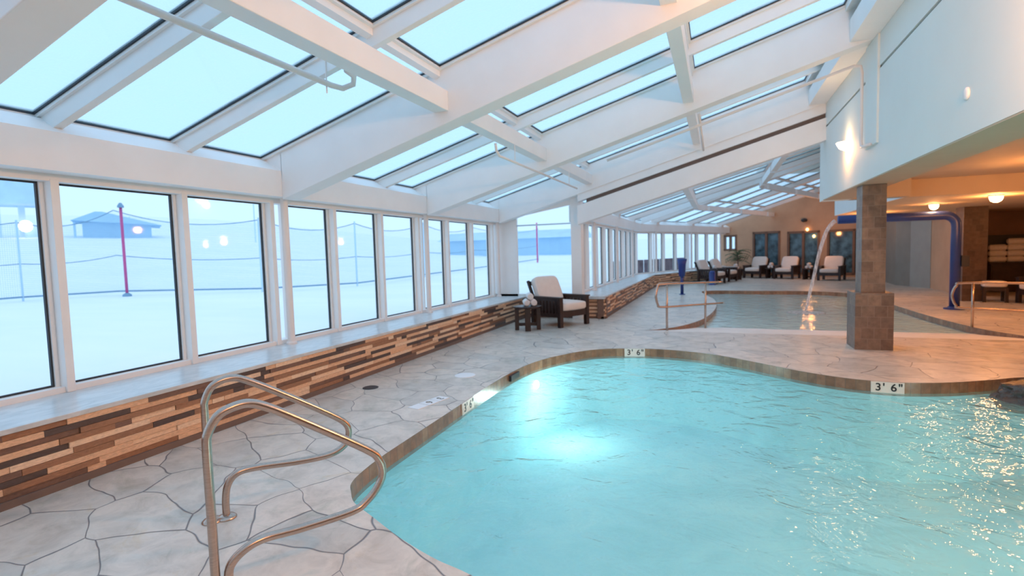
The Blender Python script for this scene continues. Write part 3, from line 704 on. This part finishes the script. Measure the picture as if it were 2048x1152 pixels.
# ------------------------------------------------------------------ chairs and tables
def make_chair():
    o = empty('lounge_chair', (0, 0, 0)); W, D = 0.84, 0.84
    for sx in (-1, 1):
        for y0, h in ((-D/2, 0.575), (D/2-0.08, 0.575)):
            x = sx*(W/2-0.035)+0; MB().box((x-0.045, y0, 0), (x+0.045, y0+0.08, h)).build('leg', M['wood'], o, bevel=0.006)
        x = sx*(W/2-0.035)
        MB().box((x-0.055, -D/2-0.02, 0.575), (x+0.055, D/2+0.04, 0.605)).build('armrest', M['wood'], o, bevel=0.006)
        p = MB().box((x-0.02, -D/2+0.06, 0.20), (x+0.02, D/2-0.06, 0.27)).box((x-0.02, -D/2+0.06, 0.52), (x+0.02, D/2-0.06, 0.575))
        for k in range(7):
            y = -D/2+0.12+k*0.095; p.box((x-0.012, y, 0.26), (x+0.012, y+0.07, 0.53))
        p.build('side_panel', M['wood'], o)
    s = MB().box((-W/2+0.06, -D/2+0.01, 0.20), (W/2-0.06, -D/2+0.055, 0.33)).box((-W/2+0.06, D/2-0.055, 0.20), (W/2-0.06, D/2-0.01, 0.36)).box((-W/2+0.06, -D/2+0.05, 0.27), (W/2-0.06, D/2-0.05, 0.31))
    s.build('seat_frame', M['wood'], o)
    MB().cushion((0, -0.06, 0.405), (0.72, 0.80, 0.17), e=0.28, puff=0.25).build('seat_cushion', M['cushion'], o, smooth=True)
    til = Matrix.Translation((0, 0.22, 0.40)) @ Matrix.Rotation(R(-24), 4, 'X')
    TB = lambda p: til @ Vector(p)
    MB().cushion((0, 0, 0.33), (0.70, 0.17, 0.60), TB, e=0.3).build('back_cushion', M['cushion'], o, smooth=True)
    b = MB()
    for sx in (-1, 1): b.box((sx*0.36-0.03, 0.09, -0.08), (sx*0.36+0.03, 0.13, 0.60), TB)
    b.box((-0.36, 0.09, 0.50), (0.36, 0.125, 0.58), TB).box((-0.36, 0.09, 0.0), (0.36, 0.125, 0.08), TB)
    for k in range(5): b.box((-0.28+k*0.13, 0.095, 0.05), (-0.23+k*0.13, 0.12, 0.52), TB)
    b.build('back_frame', M['wood'], o)
    return o
ch = make_chair(); used = False
def put_chair(x, y, rz, lab, group=None):
    global used
    c = copy_tree(ch) if used else ch; used = True
    c.location = (x, y, 0); c.rotation_euler = (0, 0, rz); tag(c, lab, 'chair', group)
    if group is None and 'group' in c: del c['group']
    return c
put_chair(-3.03, 10.48, R(61.9), 'dark wooden lounge chair with cream cushions in the window niche', 'lounge chairs around the pools')
G = 'lounge chairs around the pools'
put_chair(1.72, 27.5, R(-30), 'cream cushioned lounge chair left of three along the end wall', G)
put_chair(2.92, 26.6, R(-28), 'cream cushioned lounge chair middle of three along the end wall', G)
put_chair(4.42, 25.2, R(-24), 'cream cushioned lounge chair nearest the tiled column, right of three', G)
put_chair(-0.22, 23.5, R(66), 'lounge chair by the far windows, first from the bend', G)
put_chair(0.28, 24.9, R(66), 'lounge chair by the far windows, behind the short blue post', G)
put_chair(7.05, 15.5, R(-75), 'dark lounge chair with grey cushion behind the right-hand handrail', G)
# ottoman
o = empty('ottoman', (6.20, 16.0, 0), R(-10), label='low dark stool with pale cushion in front of the dark column', cat='stool')
for sx in (-1, 1):
    for sy in (-1, 1): MB().box((sx*0.2-0.03, sy*0.18-0.03, 0), (sx*0.2+0.03, sy*0.18+0.03, 0.33)).build('leg', M['wood'], o)
MB().box((-0.22, -0.2, 0.27), (0.22, 0.2, 0.36)).build('frame', M['wood'], o)
MB().cushion((0, 0, 0.43), (0.46, 0.42, 0.16), e=0.4).build('cushion', M['cushion'], o, smooth=True)
def make_table():
    o = empty('side_table', (0, 0, 0))
    MB().lathe([(0.27, 0.43), (0.285, 0.435), (0.285, 0.46), (0.275, 0.467)], seg=8).build('tabletop', M['wood'], o)
    for k in range(4):
        an = R(90*k); T = lambda p: Matrix.Rotation(an, 4, 'Z') @ Vector(p)
        MB().box((0.17, -0.055, 0), (0.25, 0.055, 0.43), T).build('leg', M['wood'], o, bevel=0.004)
    for q in (0, 1):
        T = lambda p: Matrix.Rotation(R(90*q), 4, 'Z') @ Vector(p)
        MB().box((-0.2, -0.02, 0.08), (0.2, 0.02, 0.14), T).build('stretcher', M['wood'], o)
    return o
tb = make_table(); tb.location = (-3.44, 9.63, 0); tb.rotation_euler = (0, 0, R(20)); tag(tb, 'dark wooden side table beside the niche chair, holding towels', 'table', 'side tables')
tpos = [(2.33, 27.04, 'side table between the left and middle end-wall chairs'), (3.70, 25.9, 'side table between the middle and right end-wall chairs'),
        (-0.10, 24.25, 'side table between the two chairs by the far windows'), (0.78, 26.0, 'side table beside the potted palm')]
for x, y, l in tpos:
    t = copy_tree(tb); t.location = (x, y, 0); tag(t, 'dark wooden '+l, 'table', 'side tables')
# rolled towels
def make_towel():
    mb = MB(); L = 0.30; r = 0.062; mb.tube([(-L/2, 0, 0), (-L/2+0.012, 0, 0), (L/2-0.012, 0, 0), (L/2, 0, 0)], [r*0.82, r, r, r*0.82], 16)
    sp = [(0, (0.004+0.050*k/40)*math.cos(k*0.55), (0.004+0.050*k/40)*math.sin(k*0.55)) for k in range(41)]
    for s in (-1, 1): mb.tube([(s*(L/2+0.002), p[1], p[2]) for p in sp], 0.005, 5)
    mb.tube([(-L/2+0.01, 0.0, r+0.001), (L/2-0.01, 0.0, r+0.001)], 0.006, 6)
    return mb.build('rolled_towel', M['towel'], smooth=True)
tw = make_towel(); tw_used = False
def put_towel(x, y, z, rz, lab, sc=1.0, G='rolled towels'):
    global tw_used
    t = tw.copy() if tw_used else tw
    if tw_used: COL.objects.link(t)
    tw_used = True; t.location = (x, y, z); t.rotation_euler = (0, 0, rz); t.scale = (sc, sc, sc); tag(t, lab, 'towel', G)
def towel_pile(x, y, rz, where):
    c, s = math.cos(rz), math.sin(rz)
    for dx, dz, nm in ((-0.068, 0.534, 'lower left on the'), (0.068, 0.534, 'lower right on the'), (0.0, 0.655, 'topmost on the')):
        put_towel(x-s*0+c*dx, y+s*dx, dz, rz+PI/2, 'cream towel roll, %s %s' % (nm, where))
towel_pile(-3.40, 9.66, R(25), 'table by the niche chair')
towel_pile(2.33, 27.04, R(-20), 'table left of the middle chair')
towel_pile(3.70, 25.9, R(-20), 'table right of the middle chair')
towel_pile(-0.10, 24.25, R(10), 'table by the far windows')
towel_pile(0.78, 26.0, R(-15), 'table beside the palm')
# towel cabinet
o = empty('towel_cabinet', (7.85, 19.2, 0), label='dark wooden cabinet stacked with towels against the brown alcove wall', cat='cabinet')
MB().box((-0.58, -0.25, 0), (0.75, 0.25, 0.80)).build('body', M['wood'], o, bevel=0.01)
MB().box((-0.62, -0.28, 0.80), (0.79, 0.28, 0.84)).build('top', M['wood'], o, bevel=0.005)
MB().box((-0.62, 0.18, 0.84), (0.79, 0.26, 1.62)).build('back_panel', M['dark'], o)
for (x0, x1) in ((-0.55, 0.06), (0.11, 0.72)): MB().box((x0, -0.27, 0.06), (x1, -0.25, 0.76)).build('door', M['wood'], o, bevel=0.004)
k = 0
for col, (cx, n) in enumerate(((7.47, 3), (7.88, 4), (8.29, 4))):
    for row in range(n):
        put_towel(cx, 19.12, 0.924+row*0.168, 0, 'rolled towel, %s stack on the dark cabinet, %s roll' % (('left', 'middle', 'right')[col], ('lowest', 'second', 'third', 'top')[row]), 1.25, 'towels on the cabinet')

# potted palm by the corner of the end wall
o = empty('potted_palm', (0.92, 27.75, 0), label='green potted palm in the far corner by the end wall', cat='plant')
MB().lathe([(0.14, 0), (0.20, 0.05), (0.24, 0.40), (0.25, 0.42), (0.21, 0.42), (0.19, 0.36)], seg=20).build('pot', M['pot'], o, smooth=True)
MB().tube([(0, 0, 0.36), (0.02, 0, 0.8), (0.0, 0.02, 1.15)], [0.035, 0.03, 0.025], 8).build('stem', M['groove'], o, smooth=True)
lf = MB()
for k in range(22):
    an = 2*PI*k/22*3.02; el = R(random.uniform(15, 70)); L = random.uniform(0.55, 0.72); base = Vector((0, 0, random.uniform(0.75, 1.2)))
    prev = None; pts = []
    for j in range(8):
        t = j/7; r_ = L*t*math.cos(el*(1-0.5*t)); z = L*(t*math.sin(el)-0.75*t*t*0.9)
        pts.append(base+Vector((r_*math.cos(an), r_*math.sin(an), z)))
    lf.tube(pts, [0.008*(1-0.8*j/7) for j in range(8)], 4)
    sd = Vector((-math.sin(an), math.cos(an), 0))
    for j in range(1, 8):
        for sgn in (-1, 1):
            ln = 0.22*math.sin(PI*(j+1)/9); p = pts[j]; d = (pts[j]-pts[j-1]).normalized(); tip = p+sd*sgn*ln+d*ln*0.6+Vector((0, 0, -0.05)); wv = d*0.022
            th = Vector((0, 0, 0.004))
            lf.loft([p-wv, p+wv, tip], [p-wv+th, p+wv+th, tip+th])
lf.build('fronds', M['leaf'], o)

# rocks at the right edge of the near pool
for (x, y, z, s, l) in ((3.02, 6.72, -0.10, 0.30, 'dark wet rock at the right corner of the near pool, nearest the tile edge'), (3.05, 6.02, -0.16, 0.20, 'low dark wet rock in the water at the right edge of the near pool')):
    bm = bmesh.new(); bmesh.ops.create_icosphere(bm, subdivisions=4, radius=1)
    from mathutils import noise as mn
    for v in bm.verts:
        f = 1+0.35*mn.noise(v.co*1.3+Vector((x, y, 0)))+0.12*mn.noise(v.co*4); v.co = Vector((v.co.x*f*s*1.25, v.co.y*f*s, v.co.z*f*s*0.62))
    me = bpy.data.meshes.new('pool_rock'); bm.to_mesh(me); bm.free(); me.materials.append(M['rock'])
    o = bpy.data.objects.new('pool_rock', me); COL.objects.link(o); o.location = (x, y, z); tag(o, l, 'rock', 'rocks at the near pool')

# ------------------------------------------------------------------ depth markers, lids
def marker(p, nrm, zc, lab, w=0.30, h=0.12, tx='3\'  6"'):
    nrm = Vector((nrm[0], nrm[1], 0)).normalized(); xa = Vector((0, 0, 1)).cross(nrm)
    o = empty('depth_marker', (p[0], p[1], zc), label=lab, cat='sign', group='depth markers on the pool tile')
    M3 = Matrix((xa, Vector((0, 0, 1)), nrm)).transposed().to_4x4()
    T = lambda q: M3 @ Vector(q)
    MB().box((-w/2, -h/2, -0.012), (w/2, h/2, 0.004), T).build('plate', M['sign'], o)
    for c, dx, dy in (('3', -0.085, 0), ("'", -0.035, 0.0), ('6', 0.055, 0), ('"', 0.115, 0.0)):
        lettering(c, 0.115, M['ink'], o, M3 @ Matrix.Translation((dx, dy, 0.0055)), 'digit' if c in '36' else 'unit_mark')
def on_p1(i):
    a, b = P1[i], P1[i+1]; c = (a+b)/2; d = (b-a).normalized(); return c, Vector((-d.y, d.x))
ctr = Vector((0.8, 4.5))
def near_marker(x, y, lab):
    best = min(range(len(P1s)), key=lambda i: (P1s[i]-Vector((x, y))).length); d = (P1s[(best+1) % len(P1s)]-P1s[best-1]).normalized(); n = Vector((-d.y, d.x))
    if n.dot(ctr-P1s[best]) < 0: n = -n
    marker(P1s[best]+n*0.006, n, -0.062, lab)
near_marker(1.72, 6.69, 'cream depth marker tile 3 6 on the far right waterline of the near pool')
near_marker(-1.15, 8.06, 'cream depth marker tile 3 6 at the far rounded end of the near pool')
near_marker(-2.41, 4.85, 'cream depth marker tile 3 6 on the left waterline of the near pool')
o = MB().box((-2.425, 6.03, -0.10), (-2.39, 6.32, -0.03)).build('skimmer_slot', M['dark'], bevel=0.003); tag(o, 'small black skimmer slot in the left tile band of the near pool', 'drain')
def disc(name, x, y, r, mat, lab, cat):
    o = MB().lathe([(r, 0.0), (r, 0.004), (r-0.01, 0.008), (0.02, 0.009)], (0, 0, 0), 28).build(name, mat); o.location = (x, y, 0); tag(o, lab, cat)
disc('deck_access_lid', -2.92, 5.81, 0.13, M['lid'], 'round white skimmer lid set in the left deck', 'lid')
disc('floor_drain', -3.72, 4.98, 0.09, M['dark'], 'small dark round floor drain by the stone ledge', 'drain')
o = empty('deck_marker', (-2.74, 4.62, 0), R(78), label='pale depth marker tiles set flat in the deck beside the near pool', cat='sign')
for k in range(3): MB().box((-0.235+k*0.16, -0.07, 0.0), (-0.085+k*0.16, 0.07, 0.006)).build('tile', M['lid'], o)
for c, dx in (('3', 0.16), ('6', 0.0)): lettering(c, 0.12, M['greypanel'], o, Matrix.Translation((dx, 0, 0.007)) @ Matrix.Rotation(PI, 4, 'Z'), 'digit')
o = MB().lathe([(0.06, 0.0), (0.06, 0.015), (0.045, 0.03), (0.02, 0.035)], (0, 0, 0), 24)
o = o.build('pool_lamp', M['poollamp'], smooth=True); o.location = (-2.31, 6.72, -0.30); o.rotation_euler = (0, R(90), R(-12)); tag(o, 'glowing round underwater lamp in the far left wall of the near pool', 'lamp')

# ------------------------------------------------------------------ pipes and lamps overhead
def pipe(name, pts, r, lab, hang=None):
    o = empty(name, pts[0], label=lab, cat='pipe'); b = Vector(pts[0])
    MB().tube([Vector(p)-b for p in pts], r, 12).build('tube', M['pipe'], o, smooth=True)
    for (p, q) in (hang or []): MB().tube([Vector(p)-b, Vector(q)-b], 0.006, 6).build('hanger', M['pipe'], o)
    return o
pipe('sprinkler_pipe', [(-3.0, -1.4, 2.94), (-3.0, 3.68, 2.94), (-2.98, 3.80, 2.945), (-2.90, 3.84, 2.98), (-2.86, 3.80, 3.03), (-2.86, 3.70, 3.05)], 0.024,
     'long pink-lit sprinkler pipe under the near left skylights', [((-3.0, 3.62, 2.86), (-3.0, 3.62, 3.15)), ((-3.0, 0.8, 2.92), (-3.0, 0.8, 3.1))])
pipe('sprinkler_pipe', [(-2.44, 5.86, 2.80), (-2.44, 5.88, 2.72), (-2.44, 5.96, 2.67), (-2.44, 9.75, 2.67)], 0.016,
     'thin sprinkler pipe hanging below the second rafter', [((-2.44, 6.5, 2.67), (-2.44, 6.5, 2.90)), ((-2.44, 9.2, 2.67), (-2.44, 9.2, 2.9))])
pipe('sprinkler_pipe', [(-0.24, 8.3, 3.42), (-0.24, 10.9, 3.36)], 0.022, 'short sprinkler pipe beside the upper purlin', [((-0.24, 8.6, 3.42), (-0.24, 8.6, 3.60))])
yy = 8.36
pipe('wall_conduit', [(-1.6, yy, 2.90), (-0.3, yy, 3.27), (1.70, yy, 3.845), (1.775, yy, 3.83), (1.79, yy, 3.75), (1.79, yy, 2.84), (1.79, yy-0.04, 2.77), (1.79, yy-0.46, 2.73)], 0.020,
     'pale conduit running along the rafter and down the white wall')
def sconce(x, y, z, lab):
    o = empty('wall_sconce', (x, y, z), label=lab, cat='lamp', group='sconces on the upper white wall')
    prof = [(0.05, -0.07), (0.12, -0.03), (0.15, 0.02), (0.16, 0.05)]
    mb = MB(); vs = []; seg = 12
    for (r, zz) in prof:
        for k in range(seg+1): an = R(90)+PI*k/seg; vs.append((r*math.cos(an), r*math.sin(an), zz))
    fs = [(i*(seg+1)+k, i*(seg+1)+k+1, (i+1)*(seg+1)+k+1, (i+1)*(seg+1)+k) for i in range(3) for k in range(seg)]
    fs += [tuple(range(seg, -1, -1)), tuple(range(3*(seg+1), 4*(seg+1))), ]
    mb.add(vs, fs); mb.build('shade', M['lampglow'], o, smooth=True)
    MB().box((-0.012, -0.07, -0.09), (0.0, 0.07, 0.07)).build('backplate', M['white'], o)
sconce(1.84, 9.33, 2.96, 'glowing half-bowl wall sconce on the white wall above the column')
sconce(1.84, 3.3, 2.96, 'glowing half-bowl wall sconce just outside the right of view')
sconce(1.84, -2.0, 2.96, 'glowing half-bowl wall sconce behind the camera')
o = MB().lathe([(0.05, 0), (0.05, 0.012), (0.035, 0.02)], (0, 0, 0), 18).build('wall_sensor', M['white'], smooth=True); o.location = (1.84, 5.27, 2.65); o.rotation_euler = (0, R(-90), 0); tag(o, 'small round white sensor on the upper wall', 'sensor')
def ceil_lamp(x, y, z, lab, r=0.085):
    o = empty('ceiling_lamp', (x, y, z), label=lab, cat='lamp', group='ceiling lamps over the right-hand lounge')
    MB().lathe([(r*1.15, 0), (r*1.15, -0.02), (r, -0.025)], seg=20).build('collar', M['white'], o)
    MB().lathe([(r*0.95, -0.022), (r, -0.05), (r*0.8, -0.10), (r*0.4, -0.125), (0.01, -0.13)], seg=20).build('globe', M['lampglow'], o, smooth=True)
ceil_lamp(4.8, 12.4, 2.31, 'bright ceiling lamp, larger of the two over the far pool edge', 0.10)
ceil_lamp(4.41, 14.16, 2.31, 'bright ceiling lamp just above the blue arch')
ceil_lamp(3.9, 16.9, 2.31, 'added fill lamp on the ceiling, unseen behind the column')  # added to warm the floor, placed out of sight
ceil_lamp(4.6, 9.6, 2.62, 'ceiling lamp right of view in the recessed ceiling, farther one')
ceil_lamp(4.6, 6.2, 2.62, 'ceiling lamp right of view in the recessed ceiling, nearer one')
ceil_lamp(7.6, 14.0, 2.31, 'ceiling lamp over the right-hand lounge chairs')
for s, z, l in ((4.06, 2.20, 'small amber lamp-reflection spot high on the end wall'), (4.34, 1.88, 'small amber lamp-reflection spot beside the end-wall window, lower one')):
    p = TE((s, -0.08, z)); o = MB().lathe([(0.02, -0.07), (0.05, -0.04), (0.06, 0), (0.05, 0.04), (0.02, 0.07)], seg=14).build('reflection_spot', M['amber'], smooth=True); o.location = p; tag(o, l, 'lamp')  # glowing spots stand in for lamp reflections in the window glass
p = TE((3.95, -0.15, 2.62)); o = MB().lathe([(0.03, 0.1), (0.12, 0.06), (0.14, 0), (0.10, -0.06), (0.02, -0.08)], seg=14).build('wall_speaker', M['dark'], smooth=True); o.location = p; tag(o, 'black dome speaker on the end wall above the windows', 'speaker')

# ------------------------------------------------------------------ outside: snow, net, hut, lift
def terr(x, y):
    rho = math.hypot(x, y); az = math.degrees(math.atan2(-x, y))
    w = 0.3 + 0.7*min(1, max(0, (az-25)/28)); w = w if az > -5 else 0.3
    return 0.25 + 0.085*max(0, rho-26.6)*w + 0.05*math.sin(x*0.7)*math.cos(y*0.5)*min(1, rho/20)
def inside(x, y):
    if y > -7 and y <= 11.6: return x > -5.04
    if y > 11.6 and y <= 21.46: return x > -3.22
    if y > 21.46:
        q = Vector((x-O3[0], y-O3[1], 0)); return q.x*math.cos(ang3)-q.y*math.sin(ang3) > -0.15
    return False
xs = [-240, -200, -160, -130, -105, -85, -70, -60]+[-52+2*k for k in range(16)]+[-20.04+k*0.75 for k in range(21)]+[-4.64+0.5*k for k in range(20)]+[6, 8, 12, 20, 40, 80]
xs = sorted(set(xs+[-5.04, -3.24])); ys = [-30, -20, -10]+[-6+k*1.0 for k in range(17)]+[11.6]+[12+0.5*k for k in range(50)]+[38, 41, 45, 50, 56, 64, 74, 88, 105, 130, 160, 200, 260]
mb = MB(); idx = {}
for i, x in enumerate(xs):
    for j, y in enumerate(ys): idx[(i, j)] = len(mb.v); mb.v.append((x, y, terr(x, y)))
for i in range(len(xs)-1):
    for j in range(len(ys)-1):
        cs = [(xs[a]+e1, ys[b]+e2) for a, e1 in ((i, 0.02), (i+1, -0.02)) for b, e2 in ((j, 0.02), (j+1, -0.02))]
        if any(inside(*c) for c in cs): continue
        mb.f.append((idx[(i, j)], idx[(i+1, j)], idx[(i+1, j+1)], idx[(i, j+1)])); mb.m.append(0)
sn = mb.build('snow_ground', M['snow'], smooth=True, kind='structure')
# safety net fence on poles
NP = [(-23.0, 4.5), (-23.3, 11.3), (-22.35, 14.0), (-16.6, 15.7), (-15.1, 19.6), (-14.5, 24.5), (-14.9, 31.4), (-14.9, 45.0)]
fence = empty('safety_net', (NP[2][0], NP[2][1], terr(*NP[2])), label='dark rope safety net strung across the snow outside the windows', cat='net'); fo = Vector(fence.location)
tops = []
for k, (x, y) in enumerate(NP):
    z = terr(x, y); h = 3.5 if k == 2 else 2.9
    tops.append((x, y, z, h))
    if k != 2: MB().tube([Vector((x, y, z))-fo, Vector((x, y, z+h))-fo], 0.035, 8).build('pole', M['lift'], fence)
def sag(a, b, fa, fb, dip):
    return [Vector((a[0]+(b[0]-a[0])*t, a[1]+(b[1]-a[1])*t, a[2]+fa+(b[2]+fb-a[2]-fa)*t - dip*4*t*(1-t))) for t in [i/10 for i in range(11)]]
for a, b in zip(tops[:-1], tops[1:]):
    for f, r_, dip in ((0.97, 0.018, 0.35), (0.46, 0.016, 0.12), (0.05, 0.035, 0.0)):
        MB().tube([p-fo for p in sag(a, b, a[3]*f, b[3]*f, dip)], r_, 6).build('rope', M['navy'], fence)
    me = bpy.data.meshes.new('netting'); lo = sag(a, b, 0.1, 0.1, 0); hi = sag(a, b, a[3]*0.97, b[3]*0.97, 0.35)
    vs = []; uvs = []
    for i in range(11): vs += [lo[i]-fo, hi[i]-fo]; uvs += [(i*0.7, 0), (i*0.7, (hi[i]-lo[i]).length)]
    me.from_pydata([tuple(v) for v in vs], [], [(2*i, 2*i+2, 2*i+3, 2*i+1) for i in range(10)]); me.materials.append(M['net']); uv = me.uv_layers.new(name='UVMap')
    for p in me.polygons:
        for li in p.loop_indices: uv.data[li].uv = uvs[me.loops[li].vertex_index]
    n_ = bpy.data.objects.new('netting', me); COL.objects.link(n_); n_.parent = fence
x, y, z, h = tops[2]
o = empty('marker_pole', (x+0.80, y-0.22, z-0.02), label='tall red pole with dark cap standing in the snow by the net', cat='pole')
MB().tube([(0, 0, 0), (0, 0, h)], 0.05, 12).build('shaft', M['red'], o, smooth=True)
MB().lathe([(0.11, h-0.04), (0.11, h+0.02), (0.04, h+0.14)], seg=12).build('cap', M['navy'], o)
MB().lathe([(0.16, -0.02), (0.15, 0.08), (0.06, 0.14)], seg=12).build('foot', M['navy'], o)
o = empty('marker_pole', (-13.5, 40.5, terr(-13.5, 40.5)), label='thin red pole in the snow outside the niche window', cat='pole')
MB().tube([(0, 0, 0), (0, 0, 3.2)], 0.06, 8).build('shaft', M['red'], o)
# hut
hc = (-67.5, 42.7); hz = 4.78
ht = empty('ski_hut', (hc[0], hc[1], hz), R(57), label='blue-grey wooden hut with pitched roof across the snow', cat='building')
MB().box((-3.25, -2.2, -0.8), (3.25, 2.2, 1.6)).build('wall', M['hut'], ht)
rf = MB()
rf.loft([(-4.2, -3.2, 1.75), (-4.2, 3.2, 1.75), (-2.1, 0.2, 3.0), (-2.1, -0.2, 3.0)], [(4.3, -3.2, 1.25), (4.3, 3.2, 1.25), (-1.4, 0.2, 3.0), (-1.4, -0.2, 3.0)])
rf.build('roof', M['hutroof'], ht)
MB().box((-4.0, -2.8, -0.8), (-3.8, -2.6, 1.8)).build('porch_post', M['hut'], ht)
lz = 4.6
lf_ = empty('lift_station', (-71.5, 35.6, lz), R(63), label='pale blue chairlift station on legs at the far left window', cat='building')
MB().box((-9, -2, 3.6), (1.6, 2, 7.4)).build('body', M['lift'], lf_, bevel=0.2)
for xv in (-6.0, -2.6, -0.6): MB().box((xv, -0.4, -0.5), (xv+0.55, 0.4, 3.7)).build('leg', M['lift'], lf_)
MB().box((-0.2, -1, -0.5), (1.5, 1, 1.4)).build('cabin', M['hut'], lf_)
# floodlights outside
for (x, y, z, r_, l) in ((-69.9, 34.7, 5.9, 0.62, 'pinkish floodlight glowing by the lift station'), (-54.8, 51.2, 10.6, 0.72, 'floodlight glowing on a tall mast beyond the second window')):
    o = empty('floodlight', (x, y, terr(x, y)), label=l, cat='lamp'); zz = z-terr(x, y)
    bm = MB(); bm.lathe([(r_*math.cos(R(t)), zz+r_*math.sin(R(t))) for t in (-85, -60, -30, 0, 30, 60, 85)], seg=14); bm.build('lamp_head', M['lampglow2'], o, smooth=True)
    MB().tube([(0, 0, -0.3), (0, 0, zz-r_*0.9)], 0.07, 8).build('mast', M['lift'], o)
# long building behind the niche window
o = empty('lodge_building', (-24, 62, terr(-24, 62)), label='long blue lodge building beyond the snow, seen through the niche window', cat='building')
MB().box((-8, -3, -0.6), (9, 3, 2.0)).build('wall', M['hut'], o)
MB().loft([(-8.6, -3.6, 1.85), (-8.6, 3.6, 1.85), (-8.6, 0.0, 2.9)], [(9.6, -3.6, 1.85), (9.6, 3.6, 1.85), (9.6, 0.0, 2.9)]).build('roof', M['lift'], o)
# conifers on the hill, paled by painted haze
for k, (x, y, s, l) in enumerate(((-106, 57, 3.4, 'faint haze-pale conifer left of the hut, the tallest'), (-104.5, 61, 1.8, 'small haze-pale conifer above the hut ridge'), (-101, 66, 2.2, 'faint haze-pale conifer right of the hut ridge'))):
    o = empty('conifer', (x, y, terr(x, y)-0.2), label=l, cat='tree', group='conifers on the hill'); mb = MB()
    for j in range(4): mb.lathe([(s*0.26*(1-j*0.22), s*(0.15+j*0.2)), (s*0.02, s*(0.45+j*0.19))], seg=9)
    mb.build('foliage', M['ltree'], o); MB().tube([(0, 0, 0), (0, 0, s*0.3)], s*0.03, 6).build('trunk', M['lift'], o)
# low timber fence outside the far windows
o = MB()
for k in range(5): o.box((-1.9, 1.0+k*1.5, 0.1), (-1.75, 2.2+k*1.5, 1.0), lambda p: T3(p))
o = o.build('timber_fence', M['lowwall']); tag(o, 'low dark timber fence outside the far windows', 'fence')
